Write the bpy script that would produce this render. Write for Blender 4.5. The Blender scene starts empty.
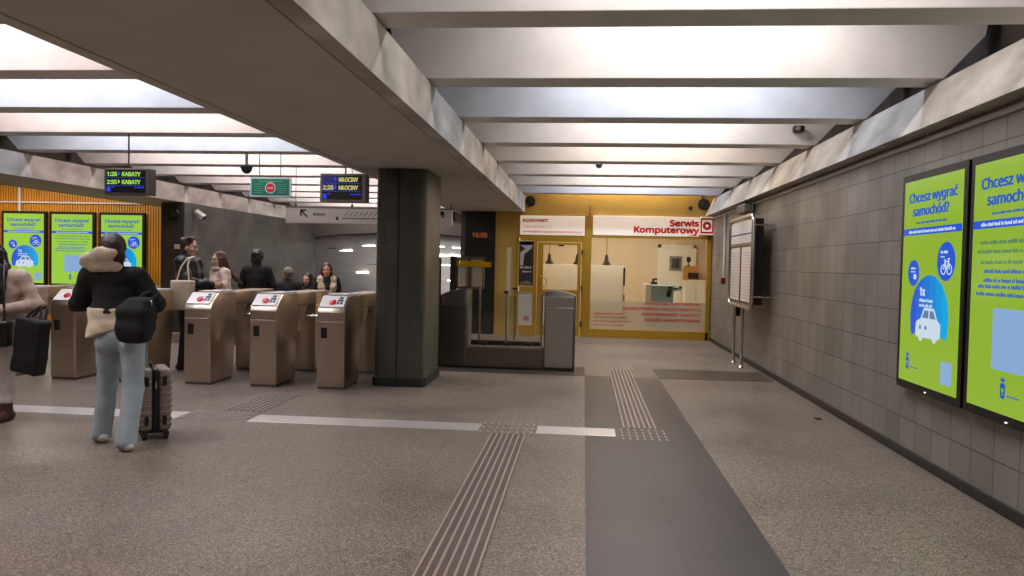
import bpy, bmesh, math, random, os
import numpy as np
from mathutils import Vector, Matrix
random.seed(4)
SC = bpy.context.scene
COL = SC.collection
PI = math.pi

# ------------------------------------------------------------------ materials
def lin(c):
    return tuple((v/255/12.92 if v/255 <= .04045 else ((v/255+.055)/1.055)**2.4) for v in c[:3]) + (1,)

def new_mat(name):
    m = bpy.data.materials.new(name); m.use_nodes = True
    nt = m.node_tree
    return m, nt, nt.nodes['Principled BSDF']

def M(name, rgb, rough=.55, metal=0, noise=0, scale=8, bump=0, spec=None, stretch=None, coat=0, sheen=0, rvar=0):
    m, nt, b = new_mat(name)
    b.inputs['Base Color'].default_value = lin(rgb)
    b.inputs['Roughness'].default_value = rough
    b.inputs['Metallic'].default_value = metal
    if spec is not None: b.inputs['Specular IOR Level'].default_value = spec
    if coat: b.inputs['Coat Weight'].default_value = coat; b.inputs['Coat Roughness'].default_value = .08
    if sheen: b.inputs['Sheen Weight'].default_value = sheen
    if noise or bump or rvar:
        tc = nt.nodes.new('ShaderNodeTexCoord'); mp = nt.nodes.new('ShaderNodeMapping')
        if stretch: mp.inputs['Scale'].default_value = stretch
        n = nt.nodes.new('ShaderNodeTexNoise'); n.inputs['Scale'].default_value = scale; n.inputs['Detail'].default_value = 5
        nt.links.new(tc.outputs['Object'], mp.inputs[0]); nt.links.new(mp.outputs[0], n.inputs[0])
        if noise:
            r = nt.nodes.new('ShaderNodeValToRGB')
            lo = tuple(max(0, v*(1-noise)) for v in rgb); hi = tuple(min(255, v*(1+noise)) for v in rgb)
            r.color_ramp.elements[0].position = .3; r.color_ramp.elements[1].position = .7
            r.color_ramp.elements[0].color = lin(lo); r.color_ramp.elements[1].color = lin(hi)
            nt.links.new(n.outputs[0], r.inputs[0]); nt.links.new(r.outputs[0], b.inputs['Base Color'])
        if rvar:
            mr = nt.nodes.new('ShaderNodeMapRange'); mr.inputs[3].default_value = rough-rvar; mr.inputs[4].default_value = rough+rvar
            nt.links.new(n.outputs[0], mr.inputs[0]); nt.links.new(mr.outputs[0], b.inputs['Roughness'])
        if bump:
            bp = nt.nodes.new('ShaderNodeBump'); bp.inputs['Strength'].default_value = bump; bp.inputs['Distance'].default_value = .01
            nt.links.new(n.outputs[0], bp.inputs['Height']); nt.links.new(bp.outputs[0], b.inputs['Normal'])
    return m

def EM(name, rgb, strength=1.0, gloss=True, base=(8, 8, 8)):
    m, nt, b = new_mat(name)
    b.inputs['Base Color'].default_value = lin(base)
    b.inputs['Roughness'].default_value = .12 if gloss else .5
    b.inputs['Emission Color'].default_value = lin(rgb)
    b.inputs['Emission Strength'].default_value = strength
    return m

def tile_mat(name, rgb, axis, w, h, off=(0, 0), mortar=.005, mrgb=(45, 40, 37), rough=.4, var=.10, stagger=0, bump=.25, noise=.1):
    """square ceramic tiles laid in the plane given by axis ('yz','xz','xy')"""
    m, nt, b = new_mat(name)
    tc = nt.nodes.new('ShaderNodeTexCoord'); sp = nt.nodes.new('ShaderNodeSeparateXYZ'); cb = nt.nodes.new('ShaderNodeCombineXYZ')
    nt.links.new(tc.outputs['Object'], sp.inputs[0])
    for i, a in enumerate(axis):
        ad = nt.nodes.new('ShaderNodeMath'); ad.inputs[1].default_value = off[i]+30.0*(w if i == 0 else h)
        nt.links.new(sp.outputs['XYZ'.index(a.upper())], ad.inputs[0]); nt.links.new(ad.outputs[0], cb.inputs[i])
    br = nt.nodes.new('ShaderNodeTexBrick'); br.offset = stagger; br.squash = 1
    br.inputs['Scale'].default_value = 1; br.inputs['Brick Width'].default_value = w; br.inputs['Row Height'].default_value = h
    br.inputs['Mortar Size'].default_value = mortar; br.inputs['Mortar Smooth'].default_value = .3
    br.inputs['Color1'].default_value = lin(tuple(v*(1-var) for v in rgb)); br.inputs['Color2'].default_value = lin(tuple(min(255, v*(1+var)) for v in rgb))
    br.inputs['Mortar'].default_value = lin(mrgb)
    nt.links.new(cb.outputs[0], br.inputs[0])
    n = nt.nodes.new('ShaderNodeTexNoise'); n.inputs['Scale'].default_value = 3; n.inputs['Detail'].default_value = 4
    nt.links.new(tc.outputs['Object'], n.inputs[0])
    mr = nt.nodes.new('ShaderNodeMapRange'); mr.inputs[1].default_value = .25; mr.inputs[2].default_value = .75
    mr.inputs[3].default_value = 1-noise; mr.inputs[4].default_value = 1+noise
    nt.links.new(n.outputs[0], mr.inputs[0])
    mx = nt.nodes.new('ShaderNodeVectorMath'); mx.operation = 'SCALE'
    nt.links.new(br.outputs[0], mx.inputs[0]); nt.links.new(mr.outputs[0], mx.inputs['Scale'])
    nt.links.new(mx.outputs[0], b.inputs['Base Color'])
    b.inputs['Roughness'].default_value = rough
    bp = nt.nodes.new('ShaderNodeBump'); bp.inputs['Strength'].default_value = bump; bp.inputs['Distance'].default_value = .004; bp.invert = True
    nt.links.new(br.outputs[1], bp.inputs['Height']); nt.links.new(bp.outputs[0], b.inputs['Normal'])
    return m

def terrazzo():
    m, nt, b = new_mat('terrazzo')
    tc = nt.nodes.new('ShaderNodeTexCoord')
    def noise(s, d=3, r=.6):
        n = nt.nodes.new('ShaderNodeTexNoise'); n.inputs['Scale'].default_value = s; n.inputs['Detail'].default_value = d
        n.inputs['Roughness'].default_value = r; nt.links.new(tc.outputs['Object'], n.inputs[0]); return n
    v = nt.nodes.new('ShaderNodeTexVoronoi'); v.inputs['Scale'].default_value = 135; nt.links.new(tc.outputs['Object'], v.inputs[0])
    r = nt.nodes.new('ShaderNodeValToRGB'); e = r.color_ramp.elements
    e[0].position = 0; e[0].color = lin((64, 55, 48)); e[1].position = 1; e[1].color = lin((164, 151, 138))
    x = e.new(.45); x.color = lin((114, 103, 92)); x = e.new(.8); x.color = lin((128, 116, 104))
    sep = nt.nodes.new('ShaderNodeSeparateColor'); nt.links.new(v.outputs['Color'], sep.inputs[0]); nt.links.new(sep.outputs[0], r.inputs[0])
    big = noise(.9, 5); mr = nt.nodes.new('ShaderNodeMapRange'); mr.inputs[1].default_value = .3; mr.inputs[2].default_value = .7
    mr.inputs[3].default_value = .8; mr.inputs[4].default_value = 1.2; nt.links.new(big.outputs[0], mr.inputs[0])
    mx = nt.nodes.new('ShaderNodeVectorMath'); mx.operation = 'SCALE'; nt.links.new(r.outputs[0], mx.inputs[0]); nt.links.new(mr.outputs[0], mx.inputs['Scale'])
    nt.links.new(mx.outputs[0], b.inputs['Base Color'])
    rr = nt.nodes.new('ShaderNodeMapRange'); rr.inputs[3].default_value = .3; rr.inputs[4].default_value = .5
    nt.links.new(big.outputs[0], rr.inputs[0]); nt.links.new(rr.outputs[0], b.inputs['Roughness'])
    b.inputs['Specular IOR Level'].default_value = .45
    return m

def glass(name, tint=(235, 240, 238), refl=.1, veil=0, veil_rgb=(230, 225, 215)):
    """thin clear or frosted pane: see-through + sharp reflection (+ white veil for frosted film)"""
    m, nt, b = new_mat(name); nt.nodes.remove(b)
    out = nt.nodes['Material Output']
    t = nt.nodes.new('ShaderNodeBsdfTransparent'); t.inputs[0].default_value = lin(tint)
    g = nt.nodes.new('ShaderNodeBsdfGlossy'); g.inputs['Roughness'].default_value = .03
    fr = nt.nodes.new('ShaderNodeLayerWeight'); fr.inputs[0].default_value = .25
    ml = nt.nodes.new('ShaderNodeMath'); ml.operation = 'MULTIPLY_ADD'; ml.inputs[1].default_value = .5; ml.inputs[2].default_value = refl*.35
    nt.links.new(fr.outputs['Fresnel'], ml.inputs[0])
    mix = nt.nodes.new('ShaderNodeMixShader'); nt.links.new(ml.outputs[0], mix.inputs[0])
    src = t
    if veil:
        d = nt.nodes.new('ShaderNodeBsdfDiffuse'); d.inputs[0].default_value = lin(veil_rgb)
        tr = nt.nodes.new('ShaderNodeBsdfTranslucent'); tr.inputs[0].default_value = lin(veil_rgb)
        a = nt.nodes.new('ShaderNodeMixShader'); a.inputs[0].default_value = .5
        nt.links.new(d.outputs[0], a.inputs[1]); nt.links.new(tr.outputs[0], a.inputs[2])
        v = nt.nodes.new('ShaderNodeMixShader'); v.inputs[0].default_value = veil
        nt.links.new(t.outputs[0], v.inputs[1]); nt.links.new(a.outputs[0], v.inputs[2]); src = v
    nt.links.new(src.outputs[0], mix.inputs[1]); nt.links.new(g.outputs[0], mix.inputs[2])
    nt.links.new(mix.outputs[0], out.inputs[0])
    return m

m_floor = terrazzo()
m_stone = tile_mat('dark_stone_paving', (64, 60, 58), 'yx', 1.1, .515, (0.2, -.05), .004, (48, 45, 43), .34, .07, .5, .1, .12)
m_stone2 = M('dark_stone_band', (66, 60, 55), .36, noise=.12, scale=4)
m_wall = tile_mat('grey_wall_tiles', (128, 122, 114), 'yz', .308, .302, (.13, -.02), .0045, (62, 57, 53), .4, .06)
m_walldark = tile_mat('dark_wall_tiles', (74, 71, 65), 'yz', .308, .302, (0, -.02), .005, (44, 41, 38), .42, .08)
m_walldarkx = tile_mat('dark_end_wall_tiles', (66, 63, 58), 'xz', .308, .302, (0, -.02), .005, (44, 41, 38), .42, .08)
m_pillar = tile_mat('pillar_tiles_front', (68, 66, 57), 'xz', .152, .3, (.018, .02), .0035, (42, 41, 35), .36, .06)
m_conc = M('stained_concrete', (182, 175, 167), .7, noise=.16, scale=2.2, bump=.15, stretch=(1, .8, 1.6))
m_beam = M('painted_beam', (216, 211, 208), .62, noise=.035, scale=3)
m_soffit = M('painted_soffit', (194, 187, 178), .7, noise=.03, scale=2)
m_dark = M('dark_void_concrete', (70, 62, 57), .85, noise=.2, scale=3)  # darkness of the voids past the beam ends put into the colour
m_slab = M('ceiling_slab', (150, 143, 135), .8)
m_yellow = M('yellow_painted_wall', (186, 151, 70), .42, noise=.05, scale=2)
m_yframe = M('yellow_lacquered_frame', (186, 143, 36), .38)
m_orange = M('orange_slats', (212, 150, 42), .45, noise=.06, scale=2)
m_steel = M('brushed_steel', (200, 183, 164), .31, 1, rvar=.015, scale=30, stretch=(1, 1, .03))
m_steelb = M('bright_steel', (215, 208, 200), .22, 1)
m_steeld = M('dark_steel', (128, 122, 116), .28, 1)
m_rib = M('worn_metal_rib', (186, 170, 160), .4, .55)
m_ribbase = M('guide_strip_base', (88, 75, 68), .5, noise=.1, scale=20)
m_plate = M('polished_metal_plate', (226, 218, 214), .36, .7, rvar=.08, scale=5, stretch=(.4, 3, 1))
m_black = M('black_plastic', (16, 16, 17), .35)
m_blackm = M('matt_black', (22, 22, 23), .7)
m_white = M('white_plastic', (228, 226, 222), .4)
m_whitew = M('white_painted_wood', (232, 224, 210), .45)
m_greyp = M('grey_plastic', (120, 116, 112), .5)
m_red = M('red_plastic', (176, 24, 34), .35)
m_redt = M('red_vinyl_lettering', (218, 22, 42), .45)
m_glass = glass('clear_glass')
m_gateglass = glass('gate_glass', (243, 246, 244), .08)
m_frost = glass('frosted_film', (255, 255, 255), .05, .55, (246, 234, 214))
m_yband = glass('yellow_film', (255, 220, 60), .05, .8, (238, 190, 20))
m_shopwall = M('beige_shop_wall', (214, 192, 164), .7)
m_shopfloor = M('shop_floor', (190, 176, 156), .5)
m_paleblue = M('pale_blue_laminate', (168, 198, 212), .4)
m_card = M('brown_cardboard', (176, 122, 66), .7, noise=.08)
m_paper = M('printed_paper', (216, 208, 200), .6)
m_paperr = M('faint_printed_lines', (196, 140, 128), .6)
m_paperb = M('dark_blue_print', (40, 44, 110), .6)
m_bluep = M('grey_blue_print', (150, 160, 180), .6)
# ------------------------------------------------------------------ mesh helpers
class MB:
    def __init__(s): s.bm = bmesh.new()
    def _add(s, t):
        me = bpy.data.meshes.new('t'); t.to_mesh(me); t.free(); s.bm.from_mesh(me); bpy.data.meshes.remove(me); return s
    def box(s, x0, x1, y0, y1, z0, z1, bev=0, seg=2, mat=None):
        t = bmesh.new(); bmesh.ops.create_cube(t, size=1)
        for v in t.verts: v.co = Vector(((x0+x1)/2+v.co.x*(x1-x0), (y0+y1)/2+v.co.y*(y1-y0), (z0+z1)/2+v.co.z*(z1-z0)))
        if bev: bmesh.ops.bevel(t, geom=t.edges[:], offset=bev, segments=seg, affect='EDGES', profile=.5)
        if mat: bmesh.ops.transform(t, matrix=mat, verts=t.verts)
        return s._add(t)
    def prism(s, pts, d0, d1, basis, bev=0):
        """pts: 2-D outline (counter-clockwise); basis=(O,u,v,n): extruded along n from d0 to d1"""
        O, u, v, n = basis
        t = bmesh.new()
        a = [t.verts.new(O+u*p[0]+v*p[1]+n*d0) for p in pts]; b = [t.verts.new(O+u*p[0]+v*p[1]+n*d1) for p in pts]
        t.faces.new(a[::-1]); t.faces.new(b)
        k = len(pts)
        for i in range(k): t.faces.new((a[i], a[(i+1) % k], b[(i+1) % k], b[i]))
        bmesh.ops.recalc_face_normals(t, faces=t.faces[:])
        if bev: bmesh.ops.bevel(t, geom=t.edges[:], offset=bev, segments=2, affect='EDGES', profile=.5)
        return s._add(t)
    def tube(s, path, r, seg=10, closed=False):
        P = [Vector(p) for p in path]; n = len(P); t = bmesh.new(); rings = []
        rr = r if isinstance(r, (list, tuple)) else [r]*n
        ref = None
        for i in range(n):
            if closed: d = (P[(i+1) % n]-P[i-1]).normalized()
            else: d = (P[min(i+1, n-1)]-P[max(i-1, 0)]).normalized()
            if ref is None: ref = Vector((0, 0, 1)) if abs(d.z) < .9 else Vector((1, 0, 0))
            u = (ref-d*ref.dot(d)); u = u.normalized() if u.length > 1e-6 else d.orthogonal().normalized()
            w = d.cross(u); ref = u
            rings.append([t.verts.new(P[i]+(u*math.cos(2*PI*j/seg)+w*math.sin(2*PI*j/seg))*rr[i]) for j in range(seg)])
        for i in range(n if closed else n-1):
            A, B = rings[i], rings[(i+1) % n]
            for j in range(seg): t.faces.new((A[j], A[(j+1) % seg], B[(j+1) % seg], B[j]))
        if not closed: t.faces.new(rings[0][::-1]); t.faces.new(rings[-1])
        bmesh.ops.recalc_face_normals(t, faces=t.faces[:])
        return s._add(t)
    def lathe(s, prof, O, axis=(0, 0, 1), seg=20):
        O = Vector(O); ax = Vector(axis).normalized(); u = ax.orthogonal().normalized(); w = ax.cross(u); t = bmesh.new(); rings = []
        for r, h in prof:
            rings.append([t.verts.new(O+ax*h+(u*math.cos(2*PI*j/seg)+w*math.sin(2*PI*j/seg))*max(r, 1e-4)) for j in range(seg)])
        for A, B in zip(rings, rings[1:]):
            for j in range(seg): t.faces.new((A[j], A[(j+1) % seg], B[(j+1) % seg], B[j]))
        t.faces.new(rings[0][::-1]); t.faces.new(rings[-1])
        bmesh.ops.recalc_face_normals(t, faces=t.faces[:])
        return s._add(t)
    def build(s, name, mat, parent=None, smooth=False, angle=40):
        me = bpy.data.meshes.new(name); s.bm.to_mesh(me); s.bm.free()
        return link(name, me, mat, parent, smooth, angle)

def link(name, me, mat, parent=None, smooth=False, angle=40):
    me.materials.append(mat)
    o = bpy.data.objects.new(name, me); COL.objects.link(o)
    if smooth:
        for p in me.polygons: p.use_smooth = True
        try: me.set_sharp_from_angle(angle=math.radians(angle))
        except Exception: pass
    if parent: put(o, parent)
    return o

def put(o, parent):
    """parent o keeping its world place (parents here are Empties or meshes with known matrices)"""
    o.parent = parent
    o.matrix_parent_inverse = wm(parent).inverted()

def wm(o):
    m = Matrix.LocRotScale(o.location, o.rotation_euler, o.scale)
    return wm(o.parent) @ o.matrix_parent_inverse @ m if o.parent else m

def tag(o, label=None, cat=None, group=None, kind=None):
    if label: o['label'] = label
    if cat: o['category'] = cat
    if group: o['group'] = group
    if kind: o['kind'] = kind
    return o
def thing(name, label, cat, loc=(0, 0, 0), rz=0, group=None):
    o = bpy.data.objects.new(name, None); COL.objects.link(o); o.location = loc; o.rotation_euler = (0, 0, rz); o.empty_display_size = .1
    return tag(o, label, cat, group)
def struct(o): o['kind'] = 'structure'; return o
def copy_tree(o, delta, label=None):
    """copy of a top-level thing with its parts and sub-parts, moved by delta"""
    def rec(src, par):
        c = src.copy(); COL.objects.link(c)
        if par: c.parent = par; c.matrix_parent_inverse = src.matrix_parent_inverse.copy()
        for ch in [x for x in bpy.data.objects if x.parent == src]: rec(ch, c)
        return c
    r = rec(o, None); r.location = Vector(r.location)+Vector(delta)
    if label: r['label'] = label
    return r

X_, Y_, Z_ = Vector((1, 0, 0)), Vector((0, 1, 0)), Vector((0, 0, 1))
def far_basis(x, y, z): return (Vector((x, y, z)), X_, Z_, -Y_)        # faces the camera end of the hall
def right_basis(x, y, z): return (Vector((x, y, z)), -Y_, Z_, -X_)      # on the right-hand wall, facing the hall
def floor_basis(): return (Vector((0, 0, 0)), X_, Y_, Z_)

def rect_pts(x0, y0, x1, y1): return [(x0, y0), (x1, y0), (x1, y1), (x0, y1)]
def rrect(x0, y0, x1, y1, r, n=5):
    P = []
    for cx, cy, a in ((x1-r, y0+r, -90), (x1-r, y1-r, 0), (x0+r, y1-r, 90), (x0+r, y0+r, 180)):
        for i in range(n+1):
            t = math.radians(a+90*i/n); P.append((cx+r*math.cos(t), cy+r*math.sin(t)))
    return P
def disc_pts(cx, cy, r, n=32, a0=0, a1=360, sx=1):
    full = abs(a1-a0) >= 360
    return [(cx+sx*r*math.cos(math.radians(a0+(a1-a0)*i/(n if full else n-1))), cy+r*math.sin(math.radians(a0+(a1-a0)*i/(n if full else n-1)))) for i in range(n)]

def plate(name, pts, d0, d1, basis, mat, parent=None, bev=0):
    mb = MB(); mb.prism(pts, d0, d1, basis, bev); return mb.build(name, mat, parent)
def plates(name, polys, d0, d1, basis, mat, parent=None):
    mb = MB()
    for p in polys: mb.prism(p, d0, d1, basis)
    return mb.build(name, mat, parent)

try: FONT = bpy.data.fonts.load(os.path.join(bpy.utils.system_resource('DATAFILES'), 'fonts', 'NotoSansHebrew-Regular.woff2'))
except Exception: FONT = None
def text(s, size, x, y, d, basis, mat, parent, name='lettering', align='LEFT', bold=0, ext=.001, sx=1, width=None):
    cu = bpy.data.curves.new('t', 'FONT'); cu.body = s; cu.size = size; cu.font = FONT or cu.font; cu.align_x = align; cu.extrude = ext; cu.resolution_u = 3
    ob = bpy.data.objects.new('t', cu); COL.objects.link(ob)
    dg = bpy.context.evaluated_depsgraph_get()
    me = bpy.data.meshes.new_from_object(ob.evaluated_get(dg)); bpy.data.objects.remove(ob); bpy.data.curves.remove(cu)
    if width:
        xs = [v.co.x for v in me.vertices]; sx = width/max(1e-6, max(xs)-min(xs))
    O, u, v, n = basis
    for vt in me.vertices:
        c = vt.co; vt.co = O+u*(x+c.x*sx)+v*(y+c.y)+n*(d+c.z)
    me.name = name
    if bold:                                                            # heavier strokes: the same outlines shifted a little each way
        b0 = bmesh.new()
        for kk, (dx, dy) in enumerate(((1, 0), (-1, 0), (0, 1), (0, -1), (.7, .7), (-.7, .7), (.7, -.7), (-.7, -.7))):
            k0 = len(b0.verts); b0.from_mesh(me); b0.verts.ensure_lookup_table()
            for vt in b0.verts[k0:]: vt.co += u*dx*bold+v*dy*bold+n*kk*.0004
        b0.to_mesh(me); b0.free()
    return link(name, me, mat, parent)

def dashes(x0, x1, y, h, seedv, words=None):
    """a row of tiny strokes standing for a line of print too small to read"""
    r = random.Random(seedv); P = []; x = x0; cw = h*.62
    if (x1-x0)/cw > 75: cw = (x1-x0)/75
    while x < x1-cw*.5:
        for _ in range(r.randint(2, 8)):
            if x > x1-cw*.5: break
            hh = h*(1 if r.random() < .3 else .74); P.append(rect_pts(x, y, min(x+cw*.74, x1), y+hh)); x += cw
        x += cw*.7
    return P

# ------------------------------------------------------------------ setting
# floor: hall, shop approach and the side beside the stair hole
mb = MB()
mb.box(-14.5, 3.3, -6, 13.4, -.25, 0); mb.box(-2.75, 3.3, 13.4, 17.25, -.25, 0); mb.box(-14.5, -8.2, 13.4, 17.4, -.25, 0)
struct(mb.build('floor', m_floor))
mb = MB(); mb.box(.05, 1.08, -6, 11.05, -.02, .003); struct(mb.build('floor_dark_paving', m_stone))
mb = MB(); mb.box(1.08, 2.66, 11.0, 12.0, -.02, .003); mb.box(-2.2, .05, 11.0, 11.95, -.02, .003); struct(mb.build('floor_dark_band', m_stone2))

# right wall, baseboard, conduit rail under the cornice
mb = MB(); mb.box(2.74, 3.0, -6, 17.1, 0, 2.9); struct(mb.build('wall_right', m_wall))
mb = MB(); mb.box(2.715, 2.75, -6, 17.08, 0, .075, .006); struct(mb.build('baseboard_right', M('dark_baseboard', (38, 34, 32), .45)))
mb = MB(); mb.box(2.712, 2.745, -6, 16.9, 2.60, 2.64, .008); struct(mb.build('trim_1', M('pale_cable_trunking', (214, 208, 200), .5), None))
# cornices (stained concrete edge beams) and soffits
def cornice(name, pts, mat=m_conc, y0=-6, y1=17.1):
    mb = MB(); mb.prism(pts, -y1, -y0, (Vector((0, 0, 0)), X_, Z_, -Y_)); return struct(mb.build(name, mat))
cornice('trim_2', [(2.565, 2.665), (3.1, 2.69), (3.1, 3.02), (2.74, 3.05)])
cornice('trim_3', [(-1.43, 2.70), (-1.31, 2.70), (-1.31, 3.05), (-1.43, 3.05)])
cornice('trim_4', [(-2.92, 2.70), (-2.82, 2.70), (-2.82, 3.05), (-2.92, 3.05)], m_soffit, -6, 23.2)
cornice('trim_5', [(-8.34, 2.68), (-8.2, 2.68), (-8.2, 3.02), (-8.34, 3.02)], m_conc, -6, 23.2)
mb = MB(); mb.box(-2.81, -1.445, -6, 23.2, 2.705, 3.05); struct(mb.build('ceiling_soffit_middle', m_soffit))
mb = MB(); mb.box(-9.45, -8.34, -6, 17.0, 2.68, 3.02); struct(mb.build('ceiling_soffit_side', m_soffit))
mb = MB(); mb.box(-14.6, -9.45, -6, 17.3, 3.5, 3.7); mb.box(-9.55, -9.45, -6, 17.0, 2.68, 3.5); struct(mb.build('ceiling_side', m_slab))
mb = MB(); mb.box(-8.9, 3.4, -6, 23.3, 4.0, 4.2); struct(mb.build('ceiling', m_slab))
mb = MB(); mb.box(3.2, 3.3, -6, 17.1, 3.0, 4.0); mb.box(-1.8, -1.7, -6, 17.1, 3.05, 4.0); mb.box(-2.6, -2.5, -6, 23.2, 3.05, 4.0); mb.box(-8.75, -8.65, -6, 23.2, 3.02, 4.0)
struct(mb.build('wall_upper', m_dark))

ZB = 3.07
def beam(xl, xr, y, w):
    mb = MB()
    pts = [(xl, ZB), (xr, ZB), (xr+.30, ZB+.33), (xr+.38, 3.99), (xl-.38, 3.99), (xl-.30, ZB+.33)]
    mb.prism(pts, -(y+w), -y, (Vector((0, 0, 0)), X_, Z_, -Y_), .006)
    return struct(mb.build('ceiling_beam', m_beam))
BR = [4.72+1.68*k for k in range(-3, 8)]
BL = [6.12+1.53*k for k in range(-4, 12)]
for y in BR: beam(-1.33, 2.76, y, .32)
for y in BL: beam(-8.25, -2.90, y, .31)

# far walls
mb = MB(); mb.box(-1.95, 2.9, 17.1, 17.35, 2.66, 4.0); mb.box(-1.95, -1.45, 17.1, 17.35, 0, 2.66); mb.box(2.70, 2.9, 17.1, 17.35, 0, 2.66)
struct(mb.build('wall_shop', m_yellow))
mb = MB(); mb.box(-2.62, -1.95, 17.08, 17.4, -.2, 4.0); struct(mb.build('wall_clock', m_black))
mb = MB(); mb.box(-2.72, -2.60, 17.1, 26, -6, 4.0); struct(mb.build('wall_stair_side', m_walldark))
mb = MB(); mb.box(-8.6, -8.2, 15.4, 23.3, -6, 2.68); struct(mb.build('wall_stair', m_walldark))
mb = MB(); mb.box(-8.69, -8.205, 15.38, 15.6, -.2, 2.68); struct(mb.build('wall_recess', m_walldarkx))
mb = MB()                                                               # corrugated orange wall
n = 84
for i in range(n):
    x = -14.4+i*(5.3/n); mb.box(x, x+.042, 17.02, 17.1, 0, 3.5)
mb.box(-14.5, -9.0, 17.08, 17.3, 0, 3.5)
struct(mb.build('wall_orange', m_orange))
mb = MB(); mb.box(-14.7, -14.5, -6, 17.3, 0, 3.6); struct(mb.build('wall_left', m_orange))
mb = MB(); mb.box(-14.6, 3.3, -6.2, -6, 0, 4.0); struct(mb.build('wall_back', m_wall))

# stair hole, steps and the vaulted escalator shaft
mb = MB()
pts = [(13.4, 0)]
for i in range(26): pts += [(13.4+.32*i, -.16*(i+1)), (13.4+.32*(i+1), -.16*(i+1))]
pts += [(13.4+.32*26, -6), (13.4, -6)]
mb.prism(pts, -8.2, -2.75, (Vector((0, 0, 0)), Y_, Z_, X_)); struct(mb.build('floor_stairs', M('stair_stone', (110, 104, 98), .5)))
m_vault = M('pale_grey_vault', (176, 170, 166), .5, noise=.05, scale=2)
mb = MB()
cx, hw = -5.45, 4.1
def arch(x, zs, rise): t = (x-cx)/hw; return zs+rise*math.sqrt(max(0, 1-t*t))
lint = [(-8.3, 3.1)]+[(cx-hw*math.cos(PI*i/24), arch(cx-hw*math.cos(PI*i/24), 1.75, .68)) for i in range(25)]+[(-1.2, 3.1)]
mb.prism(lint, -23.5, -23.2, (Vector((0, 0, 0)), X_, Z_, -Y_)); struct(mb.build('wall_lintel', M('grey_lintel', (98, 93, 88), .6)))
t = bmesh.new(); rows = []
SL = .52
for j in range(30):
    y = 23.4+j*.35; row = []
    for i in range(33):
        a = PI*i/32; x = cx-hw*1.02*math.cos(a); rise = .72+.03*(j % 3 == 0)
        row.append(t.verts.new((x, y, 1.72+rise*math.sin(a)-SL*(y-23.4)-(0 if 0 < i < 32 else 4))))
    rows.append(row)
for A, B in zip(rows, rows[1:]):
    for i in range(32): t.faces.new((A[i], B[i], B[i+1], A[i+1]))
me = bpy.data.meshes.new('ceiling_vault'); t.to_mesh(me); t.free()
o = struct(link('ceiling_vault', me, m_vault, None, True, 60))
sm = o.modifiers.new('thick', 'SOLIDIFY'); sm.thickness = .1; sm.offset = 1

# lamps on the escalator vault
lamp_on = EM('lit_lamp', (255, 248, 238), 16, False); 
def vault_z(x, y): return 1.72+.72*math.sqrt(max(0, 1-((x-cx)/(hw*1.02))**2))-SL*(y-23.4)
LV = [(-7.5, 24.1, 1, 'lowest left'), (-6.7, 23.9, 1, ''), (-7.95, 23.9, 0, ''), (-6.9, 25.0, 0, ''), (-7.35, 25.5, 1, ''), (-4.5, 23.9, 1, ''), (-3.85, 23.9, 1, ''),
      (-4.5, 24.45, 1, ''), (-4.05, 24.4, 1, ''), (-4.4, 25.0, 1, ''), (-3.8, 24.75, 1, ''), (-4.35, 26.0, 1, '')]
LAB = ['lit wall lamp left of the fur-collared woman on the vault', 'lit wall lamp highest beside the dark pillar on the vault', 'unlit lamp on vault at the edge of dark tiled wall', 'unlit lamp on vault nearest the dark pillar',
       'lowest lit lamp on vault right of the fur-collared woman', 'lit vault lamp just right of pillar, highest row', 'lit vault lamp highest row beside black clock wall',
       'lit vault lamp just right of pillar, second row', 'lit vault lamp in middle of second row beside clock wall', 'lit vault lamp just right of pillar, third row', 'lit vault lamp third row touching black clock wall edge', 'lowest lit vault lamp right of the pillar']
for (x, y, on, _), lb in zip(LV, LAB):
    z = vault_z(x, y)-.10
    r = thing('wall_lamp', lb, 'lamp', (x, y, z), 0, 'lamps on the escalator vault')
    mb = MB(); mb.box(x-.22, x+.22, y-.02, y+.05, z+.012, z+.05, .006); mb.box(x-.2, x-.17, y, y+.03, z+.04, z+.14); mb.build('housing', m_blackm, r)
    mb = MB(); mb.box(x-.20, x+.20, y-.03, y+.04, z-.02, z+.012, .004); mb.build('diffuser', lamp_on if on else m_greyp, r)

# pillar
def pillar():
    mb = MB(); mb.prism(rrect(-2.585, 9.5, -1.95, 10.55, .085, 5), 0, 2.7, floor_basis()); o = mb.build('pillar', m_pillar, None, True, 30)
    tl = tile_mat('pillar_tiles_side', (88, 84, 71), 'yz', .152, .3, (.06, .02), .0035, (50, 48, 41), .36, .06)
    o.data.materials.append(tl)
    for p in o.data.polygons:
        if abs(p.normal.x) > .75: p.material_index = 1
    mb = MB(); mb.box(-2.299, -2.281, 9.493, 9.51, .1, 2.7); mb.build('joint_strip', M('dark_joint', (24, 24, 21), .6), o)
    mb = MB(); mb.prism(rrect(-2.61, 9.475, -1.925, 10.575, .095, 5), 0, .11, floor_basis(), .008); mb.build('plinth', M('dark_plinth', (34, 35, 32), .4), o)
    mb = MB(); mb.box(-2.36, -2.29, 9.42, 9.5, 2.60, 2.68, .015); mb.build('sensor', m_blackm, o)
    return struct(o)
pillar()

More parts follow.
